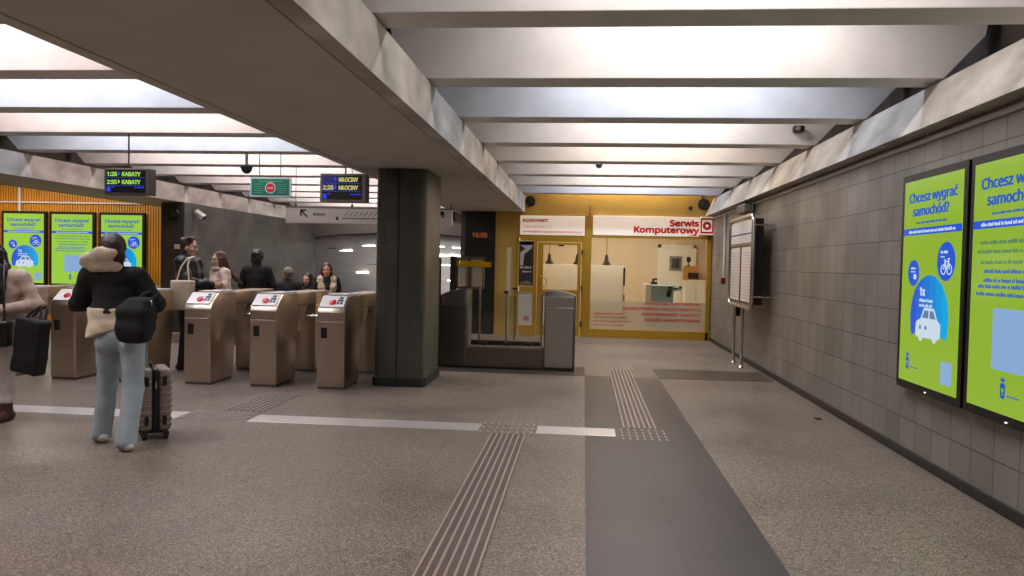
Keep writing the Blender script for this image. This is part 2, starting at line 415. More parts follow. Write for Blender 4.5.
# floor guide strips
def guide_strip(label, x0, x1, y0, y1, nr):
    r = thing('tactile_strip', label, 'tactile strip', ((x0+x1)/2, y0, 0), 0)
    mb = MB(); mb.box(x0, x1, y0, y1, .0035, .0055); mb.build('base', m_ribbase, r)
    for i in range(nr):
        x = x0+.012+(x1-x0-.024)*i/(nr-1)
        mb = MB(); mb.box(x-.0075, x+.0075, y0+.01, y1-.01, .005, .0105, .002, 1); mb.build('rib', m_rib, r)
guide_strip('long ribbed metal guide strip running up the middle of the pale floor', -.81, -.485, .4, 7.03, 7)
guide_strip('ribbed metal guide strip on dark paving leading to the shop', .41, .735, 7.5, 11.75, 7)
def studs(label, x0, x1, y0, y1, nx, ny, long=0, rows=None, base=True):
    r = thing('tactile_paving', label, 'tactile paving', ((x0+x1)/2, y0, 0), 0)
    if base:
        mb = MB(); mb.box(x0-.02, x1+.02, y0-.02, y1+.02, .0035, .005); mb.build('base', m_ribbase, r)
    mb = MB()
    if long: mb.box(-.009, .009, -long, long, .003, .0105, .002, 1)
    else: mb.lathe([(.018, .003), (.016, .009), (.010, .0105)], (0, 0, 0), seg=8)
    s0 = None
    for i in range(nx):
        for j in range(ny):
            if s0 is None: s0 = o = mb.build('stud', m_rib)
            else: o = s0.copy(); COL.objects.link(o)
            o.parent = r; o.location = (x0+(x1-x0)*i/(nx-1)-r.location.x, y0+(y1-y0)*j/(ny-1)-r.location.y, 0)
studs('patch of short metal bars on dark paving beside bright floor plate', .39, .78, 7.03, 7.42, 7, 4, .035, base=False)
studs('patch of short metal bars at head of long guide strip', -.91, -.44, 7.1, 7.45, 8, 3, .05, base=False)
studs('small patch of metal bars before the shop at far end of guide strip', .39, .78, 11.8, 12.35, 7, 4, .05, base=False)
studs('studded metal patch on the floor in front of turnstiles', -3.84, -3.22, 7.14, 7.52, 13, 7, 0, base=False)
studs('dark studded strip leading from the floor patch to the turnstiles', -3.6, -3.22, 7.64, 8.62, 7, 14, 0)
def floor_plate(label, x0, x1):
    mb = MB(); mb.box(x0, x1, 7.13, 7.45, -.01, .005, .002, 1); tag(mb.build('floor_plate', m_plate), label, 'floor plate', 'metal plates across the floor')
floor_plate('short bright metal floor plate overlapping the dark paving', -.40, .33)
floor_plate('long metal floor plate in front of the pillar', -3.16, -.94)
floor_plate('metal floor plate behind the suitcase, running to left edge', -9, -3.88)
mb = MB(); mb.box(2.45, 2.52, 8.35, 8.45, .0, .006, .002, 1); tag(mb.build('drain_cover', m_blackm), 'small dark drain cover set in floor near the grey wall', 'drain cover')

# ------------------------------------------------------------------ advertising screens
m_grn = EM('screen_green', (160, 200, 58), .74)
m_blu = EM('screen_blue', (38, 92, 220), .85)
m_cyan = EM('screen_cyan', (20, 170, 232), .85)
m_wht = EM('screen_white', (214, 232, 246), .85)
m_txt = EM('screen_text_blue', (34, 92, 196), .8)
m_dim = EM('screen_dim_text', (92, 150, 110), .65)
m_led = EM('status_led', (240, 245, 255), 1.4)
m_grn2 = EM('screen_green_facing', (160, 212, 74), .9)
def ad_screen(label, basis, w, h, kind, group, m_grn=m_grn):
    O, u, v, n = basis
    r = thing('advertising_screen', label, 'screen', O+u*(w/2), 0, group)
    plate('bezel', rrect(0, 0, w, h, .012, 3), 0, .075, basis, m_black, r, .004)
    bz = .06
    dsp = plate('display', rect_pts(bz, bz+.005, w-bz, h-bz), .072, .079, basis, m_grn, r)
    plate('status_light', rrect(w/2-.012, .018, w/2+.014, .027, .004, 3), .074, .08, basis, m_led, r)
    D = .0795
    text('Chcesz wygrać', .118, w/2-.41, h-.235, D, basis, m_txt, dsp, 'headline', 'LEFT', .0035, width=.82)
    text('samochód?', .118, w/2-.33, h-.345, D, basis, m_txt, dsp, 'headline', 'LEFT', .0035, width=.62)
    plates('small_print', dashes(w*.27, w*.74, h-.412, .018, 5), D, D+.0008, basis, m_txt, dsp)
    plate('blue_band', rect_pts(bz, h-.50, w-bz, h-.445), D, D+.001, basis, m_blu, dsp)
    plates('band_print', dashes(w*.15, w*.87, h-.485, .024, 9), D+.0006, D+.0018, basis, m_wht, dsp)
    if kind == 'car':
        def circ(nm, c, rr, m): return plate(nm, disc_pts(c[0], c[1], rr, 40), D, D+.0008, basis, m, dsp)
        # big dome, blue on the left and cyan on the right, with its underside cut by an arc
        c = (.585, .60); R = .335
        def dome(a0, a1): 
            top = disc_pts(c[0], c[1], R, 26, a0, a1)
            return top
        xs = [c[0]-R*.98+R*1.96*i/14 for i in range(15)]
        for i in range(6):
            xa, xb = c[0]-R+2*R*i/6, c[0]-R+2*R*(i+1)/6
            def yt(x): return c[1]+math.sqrt(max(0, R*R-(x-c[0])**2))
            def yb(x): return c[1]-.165+.07*(1-((x-c[0])/R)**2)
            p = [(xa+(xb-xa)*k/6, max(yb(xa+(xb-xa)*k/6), 2*c[1]-yt(xa+(xb-xa)*k/6))) for k in range(7)]+[(xb-(xb-xa)*k/6, yt(xb-(xb-xa)*k/6)) for k in range(7)]
            f = i/5; col = (38*(1-f)+14*f, 92*(1-f)+178*f, 222*(1-f)+236*f)
            plate('dome', p, D, D+.0006, basis, EM('dome_blue', col, .85), dsp)
        text('1x', .11, c[0]-.17, c[1]+.175, D+.0008, basis, m_wht, dsp, 'numeral', 'LEFT', .003)
        plates('small_print', dashes(c[0]-.17, c[0]+.08, c[1]+.125, .026, 2)+dashes(c[0]-.17, c[0]+.06, c[1]+.085, .026, 4), D+.0008, D+.0016, basis, m_wht, dsp)
        # car seen from front quarter
        cx0, cy0 = c[0]-.01, c[1]-.155
        car = [(-.19, .03), (-.17, 0), (.16, 0), (.19, .03), (.19, .12), (.14, .15), (.09, .235), (-.06, .235), (-.11, .15), (-.18, .12)]
        plate('car', [(cx0+a*1.15, cy0+b) for a, b in car], D+.0008, D+.0016, basis, m_wht, dsp)
        m_cg = EM('car_glass', (110, 150, 190), .7)
        for q in (((-.085, .155), (.01, .155), (.01, .215), (-.05, .215)), ((.03, .155), (.12, .155), (.08, .215), (.03, .215))): plate('car_window', [(cx0+a*1.15, cy0+b) for a, b in q], D+.0016, D+.0022, basis, m_cg, dsp)
        for a in (-.13, -.03): plate('headlight', disc_pts(cx0+a, cy0+.08, .018, 12), D+.0016, D+.0022, basis, m_cg, dsp)
        for a in (-.12, .12): plate('car_wheel', disc_pts(cx0+a, cy0+.005, .035, 16), D+.0009, D+.0019, basis, m_wht, dsp)
        # bicycle bubble
        b = (.845, 1.04); circ('bubble', b, .145, m_blu)
        plates('small_print', dashes(b[0]-.09, b[0]+.03, b[1]+.06, .022, 3)+dashes(b[0]-.09, b[0]-.02, b[1]+.03, .01, 8), D+.0008, D+.0016, basis, m_wht, dsp)
        mb = MB()
        def P3(x, y): return O+u*x+v*y+n*(D+.0015)
        for cxx in (-.035, .06): mb.tube([P3(b[0]+cxx+.036*math.cos(2*PI*k/18), b[1]-.06+.036*math.sin(2*PI*k/18)) for k in range(18)], .004, 4, True)
        for q in (((-.035, -.06), (-.01, .0)), ((-.01, .0), (.045, .0)), ((.045, .015), (.06, -.06)), ((-.01, -.0), (.01, -.06)), ((.01, -.06), (.045, 0)), ((.03, .02), (.06, .02)), ((-.03, .01), (.0, .01))):
            mb.tube([P3(b[0]+q[0][0], b[1]+q[0][1]), P3(b[0]+q[1][0], b[1]+q[1][1])], .004, 4)
        mb.build('bicycle', m_wht, dsp)
        b = (.285, .95); circ('bubble', b, .105, m_blu)
        plates('small_print', dashes(b[0]-.05, b[0]+.05, b[1]+.03, .016, 6)+dashes(b[0]-.05, b[0]+.04, b[1]+.005, .01, 7)+[rect_pts(b[0]+.005, b[1]-.05, b[0]+.055, b[1]-.01)], D+.0008, D+.0016, basis, m_wht, dsp)
        e = (.225, .215)
    else:
        rows = [(1.15, .15, .88), (1.09, .12, .9), (1.02, .16, .86), (.96, .2, .84), (.90, .2, .8), (.86, .14, .84), (.81, .12, .8)]
        for k, (y, a, bb) in enumerate(rows): plates('small_print', dashes(w*a, w*bb, y, .026, 20+k), D, D+.0008, basis, m_dim if k < 3 else m_txt, dsp)
        plate('white_panel', rect_pts(.365, .34, .79, .735), D, D+.0008, basis, EM('panel_pale_blue', (150, 186, 232), .8), dsp)
        e = (.515, .215)
    em = [rrect(e[0]-.028, e[1]-.05, e[0]+.028, e[1]+.05, .02, 3), [(e[0]-.022, e[1]+.058), (e[0]+.022, e[1]+.058), (e[0]+.028, e[1]+.085), (e[0]+.01, e[1]+.07), (e[0], e[1]+.09), (e[0]-.01, e[1]+.07), (e[0]-.028, e[1]+.085)]]
    plates('crest', em, D, D+.0009, basis, m_txt, dsp)
    plates('crest_figure', [disc_pts(e[0], e[1]+.005, .014, 12), rect_pts(e[0]-.004, e[1]-.03, e[0]+.004, e[1]-.005)], D+.0009, D+.0016, basis, m_grn, dsp)
    plates('small_print', dashes(e[0]+.05, e[0]+.2, e[1]-.03, .01, 11), D, D+.0008, basis, m_txt, dsp)
    if kind == 'car': plate('white_panel', rect_pts(.82, .13, .99, .30), D, D+.0008, basis, EM('panel_pale_blue_small', (150, 186, 232), .8), dsp)
    return r
G1 = 'advertising screens on the grey tiled wall'; G2 = 'advertising screens on the orange wall'
ad_screen('green advertising screen with car and bicycle circles on grey wall', right_basis(2.74, 6.87, .60), 1.13, 1.755, 'car', G1)
ad_screen('green text-only advertising screen cut by the right picture edge', right_basis(2.74, 5.70, .60), 1.13, 1.755, 'text', G1)
ad_screen('leftmost green advertising screen with car circle on orange wall', far_basis(-13.45, 17.02, .82), 1.1, 1.72, 'car', G2, m_grn2)
ad_screen('middle text-only green advertising screen on orange wall', far_basis(-12.27, 17.02, .82), 1.1, 1.72, 'text', G2, m_grn2)
ad_screen('green advertising screen with car circle behind the hooded woman', far_basis(-11.07, 17.02, .82), 1.1, 1.72, 'car', G2, m_grn2)

# pipes on the orange wall
r = thing('wall_conduit', 'white cable pipe running across the orange wall above screens', 'pipe', (-12, 16.99, 2.75))
mb = MB(); mb.tube([(-14.4, 16.985, 2.745), (-10.0, 16.985, 2.745)], .022, 8); mb.build('pipe', m_white, r, True)
mb = MB(); mb.tube([(-13.03, 16.985, 2.745), (-13.03, 16.985, 3.4)], .03, 8); mb.tube([(-13.03, 16.985, 2.54), (-13.03, 16.985, 2.745)], .03, 8); mb.build('riser', m_white, r, True)

# ------------------------------------------------------------------ information board on the right
r = thing('information_board', 'steel-framed timetable board on two posts by the grey wall', 'notice board', (2.56, 12.5, 0))
B = right_basis(2.44, 13.35, .98); W, H = 1.75, 1.37
loop = []
for px, py in rrect(.0, .0, W, H, .12, 5): loop.append(B[0]+B[1]*px+B[2]*py)
mb = MB(); mb.tube(loop, .03, 10, True)
for yy in (13.30, 11.60):
    for zz in (1.15, 2.2): mb.tube([(2.44, yy, zz), (2.75, yy, zz)], .015, 8)
mb.build('frame', m_steelb, r, True)
mb = MB(); mb.box(2.45, 2.60, 11.65, 13.30, 1.03, 2.30, .01); mb.build('cabinet', m_black, r)
B = right_basis(2.45, 13.35, .98)
hd = plate('header', rect_pts(.06, .97, W-.06, H-.06), 0, .012, B, M('header_white', (206, 202, 198), .5), r)
plates('header_line', [rect_pts(.06, 1.10, W-.06, 1.118)], .012, .014, B, m_paperb, hd)
mb = MB()
plate('divider', rect_pts(.06, .93, W-.06, .96), 0, .02, B, m_steeld, r); plate('mullion', rect_pts(W/2-.025, .06, W/2+.025, .93), 0, .02, B, m_steeld, r)
for a, b, sd in ((.08, W/2-.05, 1), (W/2+.05, W-.08, 2)):
    s = plate('timetable_sheet', rect_pts(a, .08, b, .91), 0, .008, B, m_paper, r)
    L = []; rr = random.Random(sd)
    for k in range(16): L += dashes(a+.04, b-.04, .13+k*.046, .008, k+sd*40)
    plates('print', L, .008, .0095, B, m_paperr, s)
for yy in (13.15, 12.5):
    p = MB().tube([(2.5, yy, .03), (2.5, yy, .93), (2.45, yy-.04, .98)], .024, 10).build('post', m_steelb, r, True)
    MB().lathe([(.05, .0), (.05, .012), (.032, .03), (.028, .06)], (2.5, yy, 0)).build('foot_flange', m_steelb, p, True)
mb = MB(); mb.box(2.44, 2.52, 12.74, 12.86, .80, 1.0, .012, mat=None); mb.build('leaflet_holder', m_black, r)

# small fittings on the right wall
r = thing('call_point', 'white cable pipe down to small red box beside shop', 'call point', (2.72, 15.4, 1.35))
MB().tube([(2.72, 15.5, 1.38), (2.72, 15.5, 2.61)], .022, 8).build('pipe', m_white, r, True)
b_ = MB().box(2.67, 2.74, 15.44, 15.56, 1.25, 1.38, .01).build('red_box', M('dark_red_plastic', (112, 22, 20), .4), r)
MB().box(2.664, 2.672, 15.475, 15.525, 1.29, 1.34, .002).build('button', m_black, b_)
r = thing('wall_speaker', 'grey loudspeaker box under the cornice above information board', 'speaker', (2.7, 13.3, 2.6))
MB().box(2.56, 2.74, 12.95, 13.6, 2.47, 2.62, .02).build('casing', m_greyp, r)
MB().box(2.553, 2.562, 13.0, 13.55, 2.49, 2.60, .004).build('grille', M('grey_mesh', (80, 77, 74), .6), r)
MB().tube([(2.70, 12.92, 2.44), (2.70, 12.92, 2.63)], .014, 8).build('bracket', m_steeld, r, True)

# ------------------------------------------------------------------ shopfront
y0 = 17.1
d = MB(); d.box(-1.10, -1.02, y0-.03, y0+.07, 0, 2.14); d.box(-.05, .02, y0-.03, y0+.07, 0, 2.14); d.box(-1.02, -.05, y0-.03, y0+.07, 2.06, 2.14)
door = struct(d.build('door_1', m_yframe))
lf = MB(); lf.box(-1.01, -.88, y0-.045, y0, .02, 2.05, .006); lf.box(-.13, -.06, y0-.045, y0, .02, 2.05, .006); lf.box(-.88, -.13, y0-.045, y0, 1.99, 2.05, .004); lf.box(-.88, -.13, y0-.045, y0, .88, 1.02, .006); lf.box(-.88, -.13, y0-.045, y0, .02, .24, .006)
leaf = lf.build('door_leaf', m_yframe, door)
MB().box(-.88, -.13, y0-.026, y0-.018, 1.02, 1.99).build('pane', m_glass, leaf)
MB().box(-.88, -.13, y0-.026, y0-.018, .24, .88).build('lower_panel', m_whitew, leaf)
MB().tube([(-.92, y0-.05, 1.30), (-.92, y0-.11, 1.30), (-.80, y0-.11, 1.26), (-.80, y0-.11, 1.10), (-.92, y0-.11, 1.06), (-.92, y0-.05, 1.06)], .016, 8).build('handle', m_yframe, leaf, True)
for zz in (.28, 1.06, 1.84): MB().lathe([(.022, -.06), (.022, .06)], (-.035, y0-.05, zz), seg=10).build('hinge', m_steeld, leaf, True)
MB().box(-.56, -.44, y0-.06, y0-.04, 1.965, 2.0, .004).build('door_closer', m_blackm, leaf)
# narrow side light with poster above and white panel below
w2 = MB(); w2.box(-1.45, -1.42, y0-.03, y0+.07, 0, 2.14); w2.box(-1.40, -1.10, y0-.03, y0+.07, .96, 1.08); w2.box(-1.40, -1.10, y0-.03, y0+.07, 0, .22); w2.box(-1.40, -1.10, y0-.03, y0+.07, 2.08, 2.14)
w2 = struct(w2.build('window_2', m_yframe))
MB().box(-1.42, -1.10, y0, y0+.01, 1.08, 2.08).build('pane', m_glass, w2); MB().box(-1.42, -1.10, y0, y0+.01, .22, .96).build('lower_panel', m_whitew, w2)
plate('pink_stain', disc_pts(-1.24, .37, .06, 16, sx=1.2), .0, .002, far_basis(0, y0, 0), M('faded_pink', (206, 150, 140), .7), w2)
PB = far_basis(-1.415, y0-.004, 1.08)
po = thing('poster', 'dark photo poster in narrow window beside the yellow door', 'poster', (-1.25, y0-.01, 1.08))
plate('sheet', rect_pts(.0, .01, .315, .99), 0, .003, PB, M('poster_dark', (52, 44, 50), .5), po)
plates('pale_shapes', [[(.02, .45), (.09, .45), (.11, .70), (.28, .84), (.28, .97), (.02, .97), (.02, .9), (.14, .82), (.02, .74)], rect_pts(.02, .90, .28, .98)], .003, .0045, PB, M('poster_pale', (196, 190, 192), .5), po)
plates('keyboard', [rect_pts(.12+.045*i, .46+.065*j, .15+.045*i, .50+.065*j) for i in range(3) for j in range(4)], .003, .005, PB, M('poster_keys', (22, 20, 24), .5), po)
plates('print', dashes(.02, .28, .39, .04, 3)+dashes(.08, .28, .30, .04, 5), .003, .005, PB, m_white, po)
plates('pale_foot', [[(.02, .03), (.28, .03), (.28, .09), (.16, .12), (.02, .08)]], .003, .005, PB, m_greyp, po)
# big window
w1 = MB(); w1.box(.02, .16, y0-.03, y0+.07, 0, 2.66, .005); w1.box(.16, 2.70, y0-.03, y0+.07, 0, .18, .005); w1.box(.16, 2.70, y0-.03, y0+.07, 2.17, 2.26, .005); w1.box(2.63, 2.72, y0-.03, y0+.07, 0, 2.26, .005)
w1 = struct(w1.build('window_1', m_yframe))
MB().box(.16, 2.63, y0+.005, y0+.013, .18, 2.17).build('pane', m_glass, w1)
MB().box(.16, 2.63, y0-.001, y0+.002, .18, .80).build('frosted_film', m_frost, w1)
B = far_basis(0, y0-.002, 0)
for k, (s, wd) in enumerate((('NAPRAWA LAPTOPÓW/', 1.19), ('KOMPUTERÓW STACJONARNYCH', 1.66), ('ODZYSKIWANIE DANYCH', 1.26), ('SERWIS SMARTFONÓW', 1.19))):
    text(s, .105, 2.53-wd, .735-k*.118, .002, B, m_redt, w1, 'lettering', 'LEFT', .0026, width=wd-.01)
text('dlaczego my?', .075, .25, .50, .002, B, m_redt, w1, 'lettering', 'LEFT', .001, width=.62)
for k, e in enumerate((.95, 1.05, .9)): plates('small_print', dashes(.25, e, .43-.085*k, .026, 60+k), .001, .003, B, m_redt, w1)
# frame rail and signs over the openings
tr = MB(); tr.box(-1.45, .02, y0-.03, y0+.07, 2.14, 2.22, .004); tr.box(-1.45, .02, y0-.03, y0+.07, 2.60, 2.66, .004); tr.box(-1.45, .02, y0-.005, y0+.07, 2.2, 2.62); tr.box(.16, 2.70, y0-.005, y0+.07, 2.26, 2.66)
struct(tr.build('trim_6', m_yframe))
m_signl = EM('glowing_sign_panel', (255, 226, 200), .34, False, (240, 232, 222))  # sign panels given an even warm emission
k = thing('contact_sign', 'white KONTAKT sign with red print above the yellow door', 'sign', (-.7, 17.07, 2.2))
B = far_basis(-1.405, y0-.005, 2.205)
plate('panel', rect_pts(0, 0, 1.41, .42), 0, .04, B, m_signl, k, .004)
text('KONTAKT', .105, .05, .285, .042, B, m_redt, k, 'lettering', 'LEFT', .006, width=.55)
text('+48 532 288 271', .075, .08, .155, .042, B, m_redt, k, 'lettering', 'LEFT', .0, width=.58)
text('serwis@komputerowywmetrze.pl', .075, .05, .055, .042, B, m_redt, k, 'lettering', 'LEFT', .001, width=1.30)
k = thing('shop_sign', 'white Serwis Komputerowy sign with red lettering above the window', 'sign', (1.4, 17.07, 2.2))
B = far_basis(.18, y0-.005, 2.225)
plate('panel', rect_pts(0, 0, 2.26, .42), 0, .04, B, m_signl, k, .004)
text('Serwis', .205, 2.25-.61, .225, .042, B, m_redt, k, 'lettering', 'LEFT', .012, width=.60)
text('Komputerowy', .205, 2.25-1.38, .075, .042, B, m_redt, k, 'lettering', 'LEFT', .012, width=1.37)
text('w Metrze', .05, 2.22, .012, .042, B, m_redt, k, 'lettering', 'RIGHT', .001)
k = thing('logo_sign', 'square white sign with red ring emblem at the wall corner', 'sign', (2.6, 17.05, 2.2))
B = far_basis(2.445, y0-.10, 2.265)
MB().box(2.47, 2.71, 16.99, 17.1, 2.30, 2.60).build('mounting_box', m_white, k)
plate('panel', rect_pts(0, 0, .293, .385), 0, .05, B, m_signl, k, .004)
def ringp(name, outer, inner, mat): 
    mb = MB(); nn = len(outer)
    for i in range(nn): mb.prism([outer[i], outer[(i+1) % nn], inner[(i+1) % nn], inner[i]], .05, .053, B)
    return mb.build(name, mat, k)
ringp('emblem_frame', rect_pts(.012, .03, .288, .355), rect_pts(.045, .068, .255, .317), m_redt)
ringp('emblem_ring', disc_pts(.15, .192, .095, 8, 22.5, 382.5), disc_pts(.15, .192, .035, 8, 22.5, 382.5), m_redt)

# shop interior
for q in ((-1.6, 3.1, 19.9, 20.0), (-1.6, -1.5, 17.3, 19.9), (3.0, 3.1, 17.35, 19.9)):
    mb = MB(); mb.box(*q, 0, 2.8); struct(mb.build('wall_shop_inside', m_shopwall))
mb = MB(); mb.box(-1.6, 3.1, 17.2, 20, -.2, 0); struct(mb.build('floor_shop', m_shopfloor))
mb = MB(); mb.box(-1.6, 3.1, 17.35, 20, 2.75, 2.85); struct(mb.build('ceiling_shop', m_whitew))
d2 = MB(); d2.box(1.86, 1.93, 19.82, 19.9, 0, 2.12); d2.box(2.72, 2.79, 19.82, 19.9, 0, 2.12); d2.box(1.86, 2.79, 19.82, 19.9, 2.05, 2.12)
d2 = struct(d2.build('door_2', m_whitew))
dl = MB().box(1.93, 2.72, 19.84, 19.88, .01, 2.05, .004).build('door_leaf', m_whitew, d2)
MB().lathe([(.02, 0), (.02, .03), (.035, .035), (.035, .06), (.02, .07)], (2.42, 19.84, 1.06), (0, -1, 0)).build('knob', m_black, dl, True)
pn = thing('door_notice', 'small dark framed notice on the white shop door', 'notice', (2.31, 19.83, 1.5))
plate('frame', rect_pts(0, 0, .30, .36), 0, .015, far_basis(2.14, 19.835, 1.48), m_greyp, pn); plate('print', rect_pts(.06, .06, .24, .30), .015, .018, far_basis(2.14, 19.835, 1.48), M('notice_print', (52, 44, 44), .6), pn)
pt = thing('partition', 'white waist-high partition screen inside the shop', 'partition', (-.1, 18.5, 0))
MB().box(-1.3, .95, 18.45, 18.50, .0, 1.58, .004).build('panel', m_whitew, pt)
MB().box(.93, .975, 18.43, 18.52, 1.1, 1.53, .006).build('end_post', m_black, pt); MB().box(.93, .975, 18.43, 18.52, 0, .9, .006).build('end_post', M('tan_post', (150, 120, 90), .5), pt)
ct = thing('shop_counter', 'pale blue reception counter with white side inside the shop', 'counter', (1.7, 18.3, 0))
MB().box(1.56, 2.06, 18.1, 18.5, 0, 1.10, .01).build('front', m_paleblue, ct); MB().box(1.42, 1.56, 18.08, 18.9, 0, 1.16, .01).build('side', m_whitew, ct); MB().box(1.565, 2.1, 18.08, 18.55, 1.10, 1.14, .008).build('top', m_paleblue, ct)
dv = thing('card_terminal', 'black card terminal standing on the pale blue counter', 'terminal', (2.0, 18.2, 1.14))
bb = MB(); bb.box(-.05, .05, -.03, .03, -.12, .12, .01, mat=Matrix.Translation((1.96, 18.035, 1.0)) @ Matrix.Rotation(.25, 4, 'Y')); bb.build('body', m_black, dv); MB().box(1.93, 2.0, 17.998, 18.008, 1.02, 1.09, .002).build('screen', m_greyp, dv)
dv = thing('telephone', 'black desk telephone on the white counter side', 'telephone', (1.6, 18.3, 1.16))
MB().box(1.55, 1.70, 18.15, 18.3, 1.162, 1.22, .015).build('base', m_black, dv); MB().box(1.58, 1.63, 18.16, 18.2, 1.2, 1.30, .012).build('handset', m_black, dv); MB().box(1.60, 1.70, 18.16, 18.2, 1.26, 1.30, .012).build('handset', m_black, dv)
cb = thing('cabinet', 'white low cabinet beside the white shop door', 'cabinet', (2.8, 19.4, 0))
MB().box(2.46, 2.97, 19.2, 19.75, 0, 1.22, .006).build('body', m_whitew, cb); MB().box(2.44, 2.98, 19.18, 19.78, 1.22, 1.26, .006).build('top', m_whitew, cb)
for a in (2.48, 2.73): 
    q = MB().box(a, a+.235, 19.185, 19.2, .06, 1.18, .004).build('door', m_whitew, cb); MB().lathe([(.01, 0), (.014, .02)], (a+.2 if a < 2.6 else a+.03, 19.185, .7), (0, -1, 0), 8).build('knob', m_steeld, q)
bx = thing('cardboard_box', 'brown cardboard box with dark label on the shop cabinet', 'box', (2.6, 19.4, 1.26))
MB().box(2.46, 2.80, 19.3, 19.6, 1.26, 1.60, .008).build('body', m_card, bx); MB().box(2.54, 2.78, 19.294, 19.30, 1.29, 1.44, .002).build('label', m_black, bx, ); MB().box(2.44, 2.53, 19.27, 19.6, 1.26, 1.53, .006).build('flap', m_card, bx)
cm = thing('desk_lamp', 'small black lamp head standing on the cardboard box', 'lamp', (2.55, 19.45, 1.6))
MB().lathe([(.05, 0), (.05, .015), (.012, .03), (.012, .10)], (2.56, 19.45, 1.6)).build('foot', m_black, cm, True); MB().lathe([(.03, 0), (.06, .05), (.05, .12), (.02, .14)], (2.56, 19.45, 1.69)).build('head', m_black, cm, True)
kb = thing('keyboard', 'dark flat keyboard on the counter edge under red lettering', 'keyboard', (2.15, 18.2, 1.05))
MB().box(2.08, 2.22, 18.12, 18.4, 1.062, 1.08, .005).build('body', m_greyp, kb); MB().box(2.085, 2.205, 18.13, 18.38, 1.08, 1.088, .002).build('keys', m_black, kb)
MB().box(2.06, 2.24, 18.1, 18.45, 1.02, 1.06, .005).build('tray', m_paleblue, ct)
for (x, lb) in ((-.79, 'bell-shaped pendant lamp at left in the yellow door pane'), (-.145, 'bell-shaped pendant lamp at right in the yellow door pane'), (.52, 'bell-shaped pendant lamp in the large shop window')):
    yl = 18.0
    pl = thing('pendant_lamp', lb, 'lamp', (x, yl, 2.75), 0, 'pendant lamps in the shop')
    MB().tube([(x, yl, 1.78), (x, yl, 2.75)], .006, 6).build('cord', m_black, pl)
    MB().lathe([(.015, .24), (.035, .22), (.045, .12), (.07, .06), (.10, .02), (.10, 0), (.02, .02)], (x, yl, 1.58)).build('shade', M('dark_bronze', (62, 50, 44), .4, .5), pl, True)
    MB().lathe([(.02, 0), (.03, .03), (.02, .06)], (x, yl, 1.555), seg=10).build('bulb', m_whitew, pl, True)

# loudspeakers and small fittings above the shop
def round_speaker(lb, x, z, rr, nm='loudspeaker', cat='speaker'):
    s = thing(nm, lb, cat, (x, 17.08, z))
    MB().lathe([(rr, 0), (rr, .05), (rr*.92, .07), (rr*.8, .06)], (x, 17.1, z), (0, -1, 0), 24).build('rim', m_black, s, True)
    MB().lathe([(rr*.8, 0), (rr*.6, .012), (rr*.2, .02)], (x, 17.045, z), (0, -1, 0), 24).build('cone', M('speaker_cloth', (40, 36, 32), .8), s, True)
round_speaker('round black loudspeaker on yellow wall above KONTAKT sign', -1.2, 2.94, .115)
round_speaker('large round black loudspeaker on yellow wall by right corner', 2.53, 2.92, .125)
round_speaker('small round black sounder beside the right loudspeaker', 2.25, 2.84, .042, 'sounder', 'sounder')
s = thing('wall_antenna', 'thin dark rod standing above the shop sign', 'antenna', (.108, 17.06, 2.66))
MB().tube([(.108, 17.05, 2.67), (.108, 17.05, 2.86)], .008, 8).build('rod', m_blackm, s); MB().box(.09, .126, 17.04, 17.1, 2.66, 2.69, .004).build('base', m_blackm, s)

def dome(lb, x, y, z, r, mdome, stem=0):
    s = thing('dome_camera', lb, 'camera', (x, y, z))
    MB().lathe([(r*1.1, 0), (r*1.1, -.02), (r, -.03)], (x, y, z), seg=20).build('base', m_white if stem == 0 else m_blackm, s, True)
    MB().lathe([(r*math.cos(a*PI/20), -.03-r*math.sin(a*PI/20)) for a in range(0, 11)], (x, y, z), seg=20).build('dome', mdome, s, True)
    if stem: MB().tube([(x, y, z), (x, y, z+stem)], .02, 8).build('stem', m_steeld, s)
dome('small pale detector under the beam above the dark paving', .19, 11.6, ZB, .05, m_greyp)
dome('small camera at the corner above right loudspeaker', 2.45, 16.6, ZB, .05, m_greyp)
dome('black dome camera hanging from the left hall beams', -4.84, 10.82, 2.87, .075, m_black, .2)
s = thing('beam_camera', 'small dark camera mounted on the beam face at right', 'camera', (2.55, 9.74, 3.28))
MB().box(2.47, 2.60, 9.66, 9.76, 3.21, 3.29, .02).build('body', m_black, s); MB().lathe([(.03, 0), (.03, .03)], (2.51, 9.66, 3.25), (0, -1, 0), 14).build('lens', m_steelb, s, True)
s = thing('security_camera', 'white bullet camera over the dark recess on left', 'camera', (-8.08, 15.8, 2.46))
mt = Matrix.Translation((-8.08, 15.8, 2.46)) @ Matrix.Rotation(.6, 4, 'Y') @ Matrix.Rotation(.4, 4, 'X')
MB().box(-.12, .12, -.06, .06, -.05, .05, .02, mat=mt).build('body', m_white, s); MB().box(.1, .135, -.045, .045, -.04, .04, .008, mat=mt).build('lens_hood', m_black, s); MB().tube([(-8.12, 15.9, 2.46), (-8.15, 15.9, 2.52), (-8.22, 15.9, 2.52)], .018, 8).build('arm', m_greyp, s)
round_ = thing('recess_speaker', 'dark round loudspeaker high in recess beside orange wall', 'speaker', (-8.2, 15.3, 2.45))
MB().lathe([(.13, 0), (.13, .1), (.11, .14)], (-8.42, 15.4, 2.44), (0.2, -1, 0), 20).build('horn', m_black, round_, True); MB().lathe([(.09, .13), (.03, .15)], (-8.42, 15.4, 2.44), (.2, -1, 0), 20).build('cone', m_blackm, round_, True)
s = thing('door_plate', 'small white plate on dark wall end behind the puffer jacket', 'plate', (-8.5, 15.38, 1.75))
